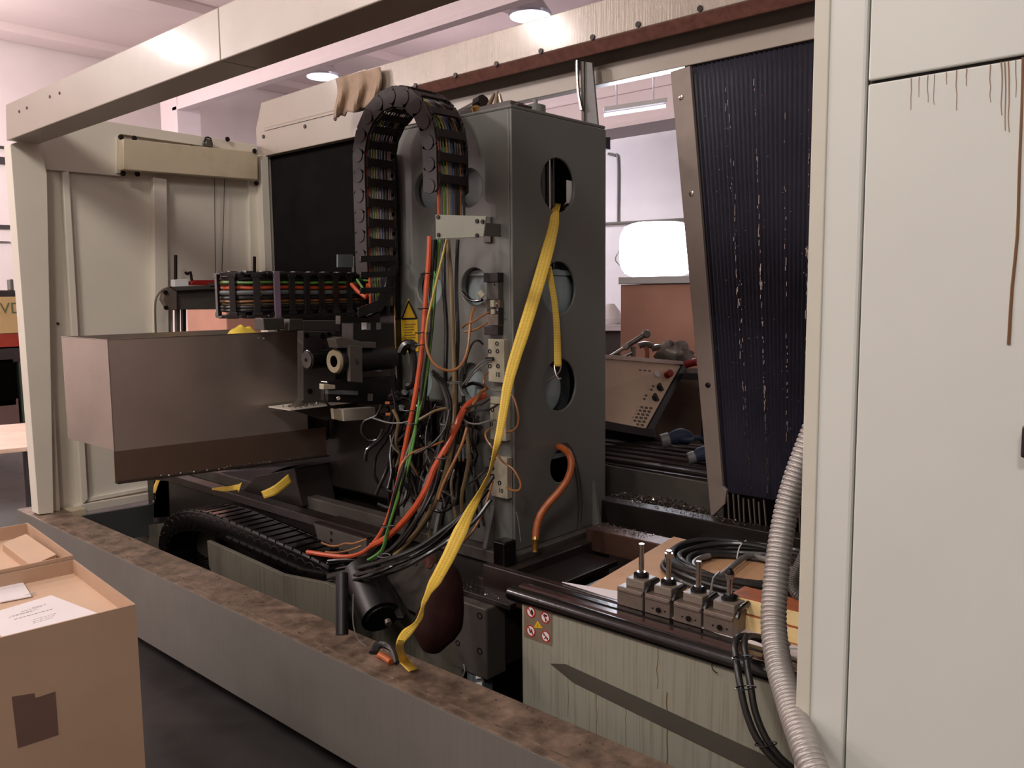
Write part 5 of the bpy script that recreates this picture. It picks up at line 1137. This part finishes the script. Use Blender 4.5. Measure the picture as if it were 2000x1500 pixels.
# tangle of dark cables left of the strap
rng = random.Random(11)
for i in range(56):
    pts = []; D0 = rng.uniform(3.32, 3.52)
    if i % 5 < 3:                        # drooping strands
        u0, v0 = rng.uniform(770, 930), rng.uniform(765, 880); du = rng.uniform(-70, 40); dv = rng.uniform(90, 200)
        for k in range(6): pts.append((u0 + du * (k / 5) ** 1.3 + rng.uniform(-7, 7), v0 + dv * k / 5, D0 + (930 - u0) * .0006 + .05 * math.sin(math.pi * k / 5 + i) ))
    else:
        u0, v0 = rng.uniform(760, 930), rng.uniform(780, 970); a = rng.uniform(0, 6.28); R_ = rng.uniform(14, 42)
        for k in range(6): pts.append((u0 + R_ * math.cos(a + k * .7) * rng.uniform(.8, 1.2), v0 + R_ * 1.3 * math.sin(a + k * .7), D0 + (930 - u0) * .0006 + .03 * math.sin(k * 1.7)))
    mt, nm = ((m_blkw, 'glossy black'), (m_blkw, 'glossy black'), (m_tan, 'tan') if i % 2 else (m_rub, 'dull black'), (m_blkw, 'glossy black'), (m_rub, 'dull black'))[i % 5 if i % 10 else 1]
    um = sum(q_[0] for q_ in pts) / 6; vm = sum(q_[1] for q_ in pts) / 6; rd = rng.uniform(.0035, .0085)
    where = ('left' if um < 800 else 'left-centre' if um < 835 else 'centre' if um < 870 else 'right-centre' if um < 900 else 'right') + (' at the top' if vm < 870 else ' at mid height' if vm < 915 else ' at the bottom')
    cab(('thick ' if rd > .006 else 'thin ') + nm + (' cable strand' if i % 5 < 3 else ' cable loop') + ' in the tangle below the sign, ' + where, pts, rd, mt, group=nm + ' cables in the tangle')
for i, pts in enumerate(([(820, 930), (832, 945), (842, 960), (842, 900)], [(858, 958), (866, 975), (868, 990), (862, 985)], [(858, 955), (880, 968), (888, 974)], [(830, 882), (842, 905), (850, 920)])):
    cab('pale grey wire end sticking out of the tangle, %s one' % ('lower left', 'lowest right', 'lower right', 'upper left')[i], [(u, v, 3.3) for u, v in pts[:3]], .0035, m_grayc, 'wire', group='pale wire ends in the tangle')
# black filler lumps added behind the tangle to darken it
t = thing('dark_filler', AT(830, 1000, 3.6), 'black filler mass added behind the cable tangle to darken it', 'filler mass')
a = PX(775, 770, KX - .02); b = PX(905, 985, KX - .02)
for k in range(6):
    y0 = lerp(a.y, b.y, (k % 3) / 3); y1 = y0 - (a.y - b.y) / 3 + .004; z0 = lerp(a.z, b.z, (k // 3 + 1) / 2 * (.9 + .1 * (k % 2))); z1 = lerp(a.z, b.z, (k // 3) / 2) - .004
    MB().box((KX - .04 - .02 * (k % 2), y1, z0), (KX - .001, y0, z1)).build('filler_block', m_blkw if k % 2 else m_body, t, bevel=.006)
    MB().lathe(V((KX - .05, (y0 + y1) / 2, (z0 + z1) / 2)), V((-1, -.3, -.3)), [(0, .022), (.02, .026), (.03, .018), (.05, .014)], 12).build('filler_lump', m_blkw, t, smooth=True)
t = thing('connector_manifold', AT(900, 900, 3.35), 'row of small grey plug connectors in the middle of the tangle', 'connector')
for k in range(4):
    c = AT(890 + k * 7.5, 885, 3.36); MB().cyl(c + UP * .02, c - UP * .022, .0062, 10).build('plug', m_holed, t, smooth=True); MB().cyl(c - UP * .022, c - UP * .032, .004, 8).build('plug_tip', m_brass, t)
MB().obox(AT(901, 878, 3.40), RT * .035, UP * .02, VIEW * .012).build('plug_rail', m_bed, t, bevel=.002)
t = thing('pipe_union', AT(905, 820, 3.3), 'dark ribbed pipe union where the orange cable dives into the tangle', 'fitting')
for k in range(3): MB().lathe(AT(898 + k * 12, 795 + k * 14, 3.34), V((.3, -.6, -.5)), [(0, .016), (.006, .024), (.02, .024), (.03, .014), (.05, .012)], 14).build('union_nut', m_blkw, t, smooth=True)
# black hoses and fittings at left of the bundle
for i, (pp, r, lab) in enumerate((([(745, 790), (735, 812), (712, 822), (706, 842), (718, 860), (738, 858), (748, 838)], .006, 'thin black cable loop left under the grey tray'),
    ([(765, 760), (772, 790), (768, 830), (755, 860), (735, 890), (732, 930), (750, 955), (775, 962)], .006, 'long black cable loop between grey tray and lower chain'),
    ([(792, 755), (806, 748), (808, 700), (800, 672)], .016, 'thick black hose rising in front of the column hole under the sign'),
    ([(782, 690), (790, 675), (802, 672), (812, 680)], .02, 'fat black hose bend just below the yellow sign'))):
    cab(lab, [(u, v, 3.5 - .03 * i) for u, v in pp], r, m_blkw, 'hose' if r > .01 else 'cable')
t = thing('black_gland_cluster', AT(765, 800, 3.55), 'black cable glands and orange-tipped plugs left of the hanging bundle', 'fittings')
for k, (u, v, s_) in enumerate(((770, 775, .03), (752, 800, .022), (783, 800, .024), (766, 822, .02), (742, 818, .016), (790, 770, .022), (775, 850, .03))):
    c = AT(u, v, 3.56); MB().lathe(c, V((-.5, -.6, .3 * (k % 3 - 1))), [(-.03, s_ * .7), (0, s_), (.014, s_), (.02, s_ * .7), (.034, s_ * .6)], 10).build('gland', m_blkw, t, smooth=True)
for u, v in ((757, 787), (758, 809)): MB().obox(AT(u, v, 3.5), RT * .010, UP * .006, VIEW * .006).build('orange_plug', m_org, t, bevel=.002)
cab('pale tube with sleeve running from the glands to the bundle', [(727, 816, 3.45), (745, 822, 3.42), (762, 826, 3.4), (785, 826, 3.36), (800, 822, 3.3)], .0035, m_grayc, 'tube')
cab('white curved wire above the black loop', [(762, 850, 3.42), (764, 865, 3.4), (770, 876, 3.4), (778, 884, 3.4)], .003, m_grayc, 'wire')

# ================================================================== TERMINAL BLOCKS, VALVE ISLAND ON THE COLUMN
KF = KX - .03
def terminal(u0, v0, u1, v1, holes, plugs, lab, txt):
    a = PX(u0, v0, KF); b = PX(u1, v1, KF)
    t = thing('terminal_block', V((KF + .015, (a.y + b.y) / 2, b.z)), lab, 'terminal block', 'putty terminal blocks screwed down the column edge')
    bo_ = MB().box((KF, b.y, b.z), (KX, a.y, a.z)).build('body', m_term, t, bevel=.002)
    for u, v in holes:
        c = PX(u, v, KF); MB().lathe(c, (-1, 0, 0), [(-.004, .0085), (.003, .0085), (.0032, .006), (-.002, .005)], 14).build('socket', m_bolt, bo_, smooth=True)
    for u, v in plugs:
        c = PX(u, v, KF); MB().cyl(c, c + V((-.03, .012, .0)), .008, 10).build('plug', m_blk, t, bevel=.001)
    text('number', txt, .026, PX(u1 - 13, v1 - 16, KF - .001), (0, -1, 0), Z1, m_ink, bo_)
terminal(953, 662, 985, 748, [(971, 671), (957, 686), (972, 686), (957, 715), (973, 715)], [(964, 701)], 'uppermost putty terminal block beside the strap', '10')
terminal(957, 790, 988, 862, [(960, 828), (962, 800)], [], 'middle putty terminal block partly behind the strap', '10')
terminal(958, 890, 991, 975, [(960, 897), (976, 943)], [(964, 914), (964, 929)], 'lowest putty terminal block with two black plugs', '10')
a = PX(956, 775, KF); b = PX(976, 790, KF)
MB().box((KF + .005, b.y, b.z), (KX, a.y, a.z)).build('terminal_stub', m_term, label='small grey terminal piece just above the middle terminal block', cat='terminal', bevel=.001)
for i, (pts, lab, mt) in enumerate((
    ([(954, 757, 3.22), (964, 762, 3.2), (980, 765, 3.2), (985, 764, 3.22)], 'white wire crossing under the upper terminal block', m_grayc),
    ([(985, 765, 3.22), (1000, 772, 3.2), (1008, 790, 3.19), (1013, 815, 3.18), (1010, 833, 3.19), (1000, 842, 3.2), (989, 844, 3.24)], 'tan looped wire right of the middle terminal block', m_brn),
    ([(953, 728, 3.24), (945, 735, 3.21), (945, 748, 3.2), (952, 760, 3.22)], 'small tan wire loop left of the upper terminal block', m_brn),
    ([(956, 838, 3.24), (948, 845, 3.22), (950, 858, 3.21), (960, 872, 3.2), (970, 885, 3.2), (980, 900, 3.2), (990, 908, 3.2), (1000, 914, 3.19), (1010, 928, 3.18), (1017, 945, 3.18), (1014, 957, 3.18), (1002, 958, 3.2), (990, 952, 3.24)], 'long amber looped wire right of the lowest terminal block', m_brn),
    ([(960, 702, 3.2), (945, 705, 3.18), (932, 715, 3.18), (920, 730, 3.2), (905, 750, 3.22)], 'grey lead leaving the upper terminal block, upper one', m_grayc),
    ([(960, 705, 3.2), (945, 712, 3.17), (932, 722, 3.17), (918, 738, 3.2), (910, 752, 3.22)], 'grey lead leaving the upper terminal block, lower one', m_grayc),
    ([(958, 914, 3.2), (945, 922, 3.18), (930, 935, 3.18), (915, 945, 3.22)], 'dark lead leaving the lowest terminal block', m_rub),
    ([(968, 820, 3.2), (955, 822, 3.18), (935, 828, 3.18), (915, 826, 3.2), (900, 815, 3.24)], 'glossy pale tube sagging below the middle terminal block', m_grayc),
    ([(972, 790, 3.24), (955, 800, 3.2), (930, 802, 3.2), (912, 806, 3.22)], 'dark lead bundle into the middle terminal block', m_rub),
    ([(955, 780, 3.24), (940, 790, 3.2), (925, 792, 3.2), (905, 800, 3.22)], 'upper dark lead beside the middle terminal block', m_rub),
    ([(943, 672, 3.3), (935, 665, 3.28), (925, 668, 3.27), (918, 680, 3.28), (910, 705, 3.3), (908, 730, 3.3)], 'thin black lead curling below the valve island', m_rub))):
    cab(lab, pts, .0042 if mt is not m_grayc else .0035, mt, 'wire')
# valve island
t = thing('valve_island', PX(960, 655, KF), 'grey and black valve island on the column edge above the terminal blocks', 'valve')
def kbox(name, u0, v0, u1, v1, d, mat, bevel=.002, par=None):
    a = PX(u0, v0, KX - d); b = PX(u1, v1, KX - d); return MB().box((KX - d, b.y, b.z), (KX - .001, a.y, a.z)).build(name, mat, par or t, bevel=bevel)
kbox('end_block', 944, 533, 972, 551, .035, m_blk); kbox('upper_body', 950, 551, 973, 585, .03, m_gunm); kbox('middle_body', 948, 585, 976, 602, .026, M('dusty_brown_block', (92, 78, 66), .5, .1, var=.2))
kbox('connector_body', 951, 602, 974, 634, .03, m_blk); kbox('beige_port', 957, 586, 964, 600, .038, m_term); kbox('beige_port', 958, 604, 965, 614, .038, m_term); kbox('lower_body', 949, 614, 972, 636, .034, m_clampg); kbox('bottom_block', 945, 636, 973, 655, .03, m_blk)
for u, v in ((970, 598), (972, 610)): 
    c = PX(u, v, KX - .036); MB().cyl(c, c + V((-.012, -.01, .01)), .004, 8).build('port_pin', m_chrome, t)
MB().cyl(PX(966, 556, KX - .03), PX(966, 556, KX - .032), .004, 8).build('led', m_bolt, t)
for i, pts in enumerate(([(955, 610, 3.22), (940, 618, 3.2), (925, 628, 3.2), (912, 632, 3.22), (903, 640, 3.26)], [(952, 630, 3.22), (940, 638, 3.2), (925, 645, 3.2), (908, 648, 3.24)])):
    cab(('upper', 'lower')[i] + ' pale amber tube leaving the valve island to the left', pts, .0042, m_brn, 'tube')
for i in range(3):
    cab('short black lead in front of the middle left column hole', [(902 + i * 5, 570 + i * 3, 3.42), (912 + i * 4, 582 + i * 2, 3.4), (925 + i * 3, 588, 3.38), (942, 586, 3.34)], .006, m_blkw, group='black leads behind the valve island')
MB().cyl(AT(936, 570, 3.3), AT(944, 580, 3.3), .014, 12).build('clear_cap', m_term, label='small pale cap between column hole and valve island', cat='cap', bevel=.002)

# ================================================================== SPINDLE HEAD ASSEMBLY
hy = 3.36
t = thing('drive_head', PY(640, 815, 3.3), 'dark drive head with two round hubs bolted right of the steel cover', 'drive head')
MB().prism([PY(u, v, hy) for u, v in ((592, 646), (656, 648), (656, 808), (640, 822), (572, 800), (592, 780))], (0, .05, 0)).build('base_plate', m_gunm, t, bevel=.004)
for u, v, r_ in ((598, 655, .012), (630, 656, .014), (605, 764, .013), (642, 652, .01)):
    MB().lathe(PY(u, v, hy), (0, -1, 0), [(-.002, r_), (.004, r_), (.005, r_ * .6)], 12).build('socket_bolt', m_bolt, t, smooth=True)
MB().cyl(PY(614, 672, hy + .002), PY(614, 672, hy - .02), .04, 20).build('round_recess', m_bolt, t)
c1 = AT(600, 703, 3.58)
MB().cyl(c1, c1 + X1 * .30, .043, 28).build('left_roller', m_blkw, t, bevel=.004)
MB().cyl(c1 - X1 * .006, c1, .036, 24).build('left_hub', m_gunm, t, bevel=.002)
MB().cyl(c1 - X1 * .008, c1 - X1 * .005, .008, 10).build('hub_centre', m_bolt, t)
c2 = AT(651, 706, 3.42)
MB().lathe(c2, X1, [(.002, .024), (0, .03), (0, .046), (.012, .049), (.013, .03)], 32).build('pale_ring', M('aged_ivory_ring', (150, 138, 110), .4, var=.1), t, smooth=True)
MB().cyl(c2 + X1 * .002, c2 + X1 * .02, .026, 20).build('hub_nut', m_gunm, t, bevel=.002)
MB().cyl(c2 + X1 * .013, c2 + X1 * .30, .052, 28).build('motor_barrel', m_blk, t, bevel=.004)
MB().prism([PY(u, v, c2.y - .055) for u, v in ((682, 674), (708, 676), (709, 748), (684, 746))], (0, .02, 0)).build('clamp_plate', m_gunm, t, bevel=.003)
MB().cyl(PY(695, 706, c2.y - .056), PY(695, 706, c2.y - .053) , .011, 16).build('clamp_hole', m_bolt, t)
MB().prism([PY(u, v, c2.y - .05) for u, v in ((655, 662), (668, 658), (710, 668), (735, 668), (735, 680), (660, 680))], (0, .06, 0)).build('top_yoke', m_gunm, t, bevel=.003)
MB().prism([PY(u, v, c2.y + .0) for u, v in ((690, 630), (770, 630), (772, 690), (690, 678))], (0, .08, 0)).build('black_housing', m_blkw, t, bevel=.004)
for u, v, w_ in ((712, 636, 5), (720, 637, 4), (740, 636, 4)): MB().prism([PY(a_, b_, c2.y - .002) for a_, b_ in ((u - w_, v - 6), (u + w_, v - 6), (u + w_, v + 7), (u - w_, v + 8))], (0, .002, 0)).build('white_label', m_white if w_ != 4 else m_grayc, t)  # pale plates painting the white label reflections on the housing
MB().prism([PY(u, v, c2.y + .03) for u, v in ((640, 745), (770, 735), (772, 792), (640, 785))], (0, .05, 0)).build('lower_housing', m_blk, t, bevel=.004)
MB().prism([PY(u, v, c2.y - .0) for u, v in ((632, 750), (655, 752), (655, 760), (632, 761))], (0, .03, 0)).build('white_connector', m_term, t, bevel=.002)
MB().prism([PY(u, v, c2.y + .01) for u, v in ((641, 762), (700, 764), (700, 772), (641, 770))], (0, .03, 0)).build('grey_bar', m_holed, t, bevel=.002)
MB().cyl(PY(661, 778, c2.y + .02), PY(661, 778, c2.y), .009, 12).build('chrome_stud', m_chrome, t, bevel=.002)
MB().tube([PY(634, 760, c2.y), PY(633, 775, c2.y), PY(640, 790, c2.y), PY(655, 797, c2.y + .01), PY(672, 792, c2.y + .01)], .004, 6).build('black_lead', m_blk, t, smooth=True)
for u in (722, 727): MB().prism([PY(a_, b_, c2.y + .027) for a_, b_ in ((u - 3, 769), (u + 1, 769), (u + 1, 783), (u - 3, 783))], (0, .003, 0)).build('small_label', m_grayc, t)
MB().prism([PY(u, v, 3.3) for u, v in ((665, 614), (770, 610), (770, 630), (665, 634))], (0, .04, 0)).build('grey_top_plate', m_gunm, t, bevel=.003)
MB().prism([PY(u, v, 3.4) for u, v in ((700, 592), (772, 560), (772, 615), (700, 618))], (0, .02, 0)).build('grey_back_plate', m_gunm, t, bevel=.003)
t = thing('drip_tray', PY(650, 820, 3.3), 'pale grey drip tray with folded front end below the drive head', 'tray')
zz = PY(600, 797, 3.3).z
a = PY(562, 797, 3.3); b = PY(648, 800, 3.3)
MB().prism([(a.x, 3.28, zz), (b.x + .2, 3.28, zz), (b.x + .2, 3.46, zz), (a.x, 3.46, zz)], (0, 0, .006)).build('tray_sheet', m_panel, t, bevel=.001)
MB().prism([PY(u, v, 3.16) for u, v in ((650, 798), (668, 800), (671, 822), (652, 819))], (0, .02, 0)).build('front_end', m_panels, t, bevel=.003)
MB().prism([PY(u, v, 3.15) for u, v in ((670, 800), (742, 795), (742, 810), (720, 819), (672, 823))], (0, .05, 0)).build('side_lip', m_panel, t, bevel=.002)
pile('swarf', [V((a.x + .03, 3.33, zz + .007)), V((b.x, 3.35, zz + .007))], 200, .002, .0055, 'bright metal chips piled on the drip tray', (.02, .04, .008))

# ================================================================== STRAPS
st = [(1082, 1096, 396, 3.58), (1080, 1094, 404, 3.50), (1077, 1092, 411, 3.43), (1074, 1092, 424, 3.41), (1071, 1091, 442, 3.405), (1057, 1081, 490, 3.37), (1044, 1069, 535, 3.33), (1026, 1051, 595, 3.28), (1009, 1034, 650, 3.22), (994, 1017, 700, 3.18), (982, 1002, 750, 3.13), (975, 992, 800, 3.09), (967, 982, 850, 3.06)]
pts = []
for l, r_, v, D in st: pts.append(rb_(l, v, r_, v + 2, D))
def rbt(l, r_, v, D, tw): a, h = rb_(l, v, r_, v, D); return (a, h + VIEW * tw)
pts += [rbt(959, 967, 900, 3.03, .020), rbt(954, 959, 922, 3.0, .024), rbt(939, 950, 950, 2.97, .020), rbt(906, 928, 1000, 2.9, .008), rb_(883, 1040, 911, 1044, 2.85), rb_(863, 1085, 889, 1089, 2.80), rb_(840, 1130, 864, 1134, 2.72), rbt(827, 840, 1165, 2.62, .014), rbt(822, 828, 1188, 2.55, .018), rbt(812, 824, 1211, 2.52, .012), rb_(785, 1232, 802, 1242, 2.48), rb_(773, 1258, 789, 1258, 2.44)]
e = [PZ(776, 1288, TZ + .03), PZ(795, 1284, TZ + .03)]; pts.append(((e[0] + e[1]) / 2, (e[1] - e[0]) / 2)); 
e = [PZ(798, 1312, TZ + .013), PZ(816, 1306, TZ + .013)]; pts.append(((e[0] + e[1]) / 2, (e[1] - e[0]) / 2))
ribbon('yellow_strap', pts, 0, 'long yellow webbing strap hanging from the column hole to the trough')
ribbon('yellow_strap', [rb_(1068, 518, 1077, 520, 3.38), rb_(1069, 545, 1082, 548, 3.39), rb_(1077, 590, 1089, 590, 3.4), rb_(1081, 640, 1094, 640, 3.41), rb_(1082, 690, 1096, 690, 3.42), rb_(1082, 716, 1097, 716, 3.42)], 0, 'short pale yellow strap ending in a hook at the third column hole')
t = thing('strap_hook', AT(1088, 730, 3.42), 'wire hook at the end of the short yellow strap', 'hook')
MB().tube([AT(1083, 714, 3.42), AT(1085, 728, 3.41), AT(1091, 740, 3.4), AT(1096, 738, 3.4)], .0035, 7).build('hook_wire', m_chrome, t, smooth=True)
MB().tube([AT(1096, 714, 3.42), AT(1093, 726, 3.41), AT(1086, 733, 3.41), AT(1076, 740, 3.42), AT(1068, 748, 3.44)], .0035, 7).build('hook_wire', m_toolw, t, smooth=True)
# orange hose at the column foot
hs = [(1088, 872, 3.56), (1100, 876, 3.48), (1112, 888, 3.42), (1116, 908, 3.4), (1109, 935, 3.39), (1092, 960, 3.38), (1072, 982, 3.37), (1056, 1005, 3.36), (1048, 1030, 3.35), (1046, 1050, 3.34)]
t = thing('orange_hose', AT(1046, 1075, 3.33), 'dirty orange hose curving from the lowest column hole down to a fitting', 'hose')
MB().tube([AT(*p) for p in hs], .0145, 14).build('hose_body', m_org, t, smooth=True)
MB().lathe(AT(1046, 1048, 3.34), AT(1045, 1078, 3.33) - AT(1046, 1048, 3.34), [(0, .015), (.012, .017), (.02, .012), (.035, .013), (.045, .010), (.06, .011)], 12).build('brass_fitting', m_brass, t, smooth=True)
for i, d_ in enumerate((0, 6)):
    cab(('left', 'right')[i] + ' of two thin black cables beside the orange hose', [(1100 + d_, 866, 3.54), (1113 + d_, 880, 3.46), (1122 + d_, 910, 3.43), (1128 + d_, 950, 3.43), (1130 + d_, 990, 3.43), (1128 + d_, 1020, 3.43), (1126 + d_, 1035, 3.42)], .004, m_rub)
MB().tube([AT(1008, 1000, 3.2), AT(1013, 1020, 3.2), AT(1017, 1058, 3.2)], .0018, 5).build('thin_tie_wire', m_grayc, label='thin pale tie wire at the near column corner foot', cat='wire')
MB().box((2.3, 2.14, .60), (2.37, 2.2, .70)).build('black_foot_clamp', m_blkw, label='black clamp block beside the orange hose fitting', cat='clamp', bevel=.006)

# ================================================================== FAR LEFT WORKSHOP
py = 9.5
t = thing('press_machine', PY(10, 800, py), 'yellow and dark machine press seen far left behind the post', 'press')
def pbox(name, u0, v0, u1, v1, mat, y=py, d=.8, par=None): 
    a = PY(u0, v0, y); b = PY(u1, v1, y); return MB().box((a.x, y, b.z), (b.x, y + d, a.z)).build(name, mat, par or t, bevel=.01)
pbox('ram_panel', -120, 580, 62, 652, m_pressy); pbox('red_band', -120, 654, 62, 680, m_pressr); pbox('lower_beam', -120, 682, 60, 706, m_dark)
pbox('throat_shade', -120, 708, 34, 792, m_recess_shade); pbox('side_upright', 36, 700, 60, 830, M('dark_green_upright', (64, 74, 64), .5)); pbox('press_bed', -120, 792, 40, 830, M('press_bed_paint', (120, 96, 92), .5))
pbox('top_motor', -40, 567, 62, 580, m_dark); pbox('chimney', 19, 545, 28, 567, m_grayc, d=.1)
text('maker_letters', 'LVD', .155, PY(14, 603, py - .003), X1, Z1, M('letter_green', (112, 122, 92), .5), t)
t = thing('white_trestle_table', PY(10, 900, 6.6), 'pale pinkish table top far left beyond the post', 'table')
a = PZ(-60, 826, .34); 
z_ = PY(20, 850, 6.6).z
MB().prism([PZ(-150, 842, z_), PZ(50, 826, z_), PZ(60, 872, z_), PZ(-150, 893, z_)], (0, 0, -.03)).build('table_top', m_tbl, t, bevel=.004)
for u, v in ((48, 838), (55, 868), (-100, 880)):
    p = PZ(u, v, z_); MB().box((p.x - .02, p.y - .02, 0), (p.x + .02, p.y + .02, z_ - .03)).build('leg', m_dark, t)
t = thing('wall_blind', PY(5, 350, RY1 - .05), 'dark horizontal pipes and band along the far left wall', 'wall rail')
for v0, v1 in ((283, 287), (300, 322), (436, 446), (469, 472)):
    a = PY(-60, v0, RY1 - .06); b = PY(22, v1, RY1 - .06); MB().box((a.x, RY1 - .06, b.z), (b.x, RY1, a.z)).build('rail', m_dark, t)
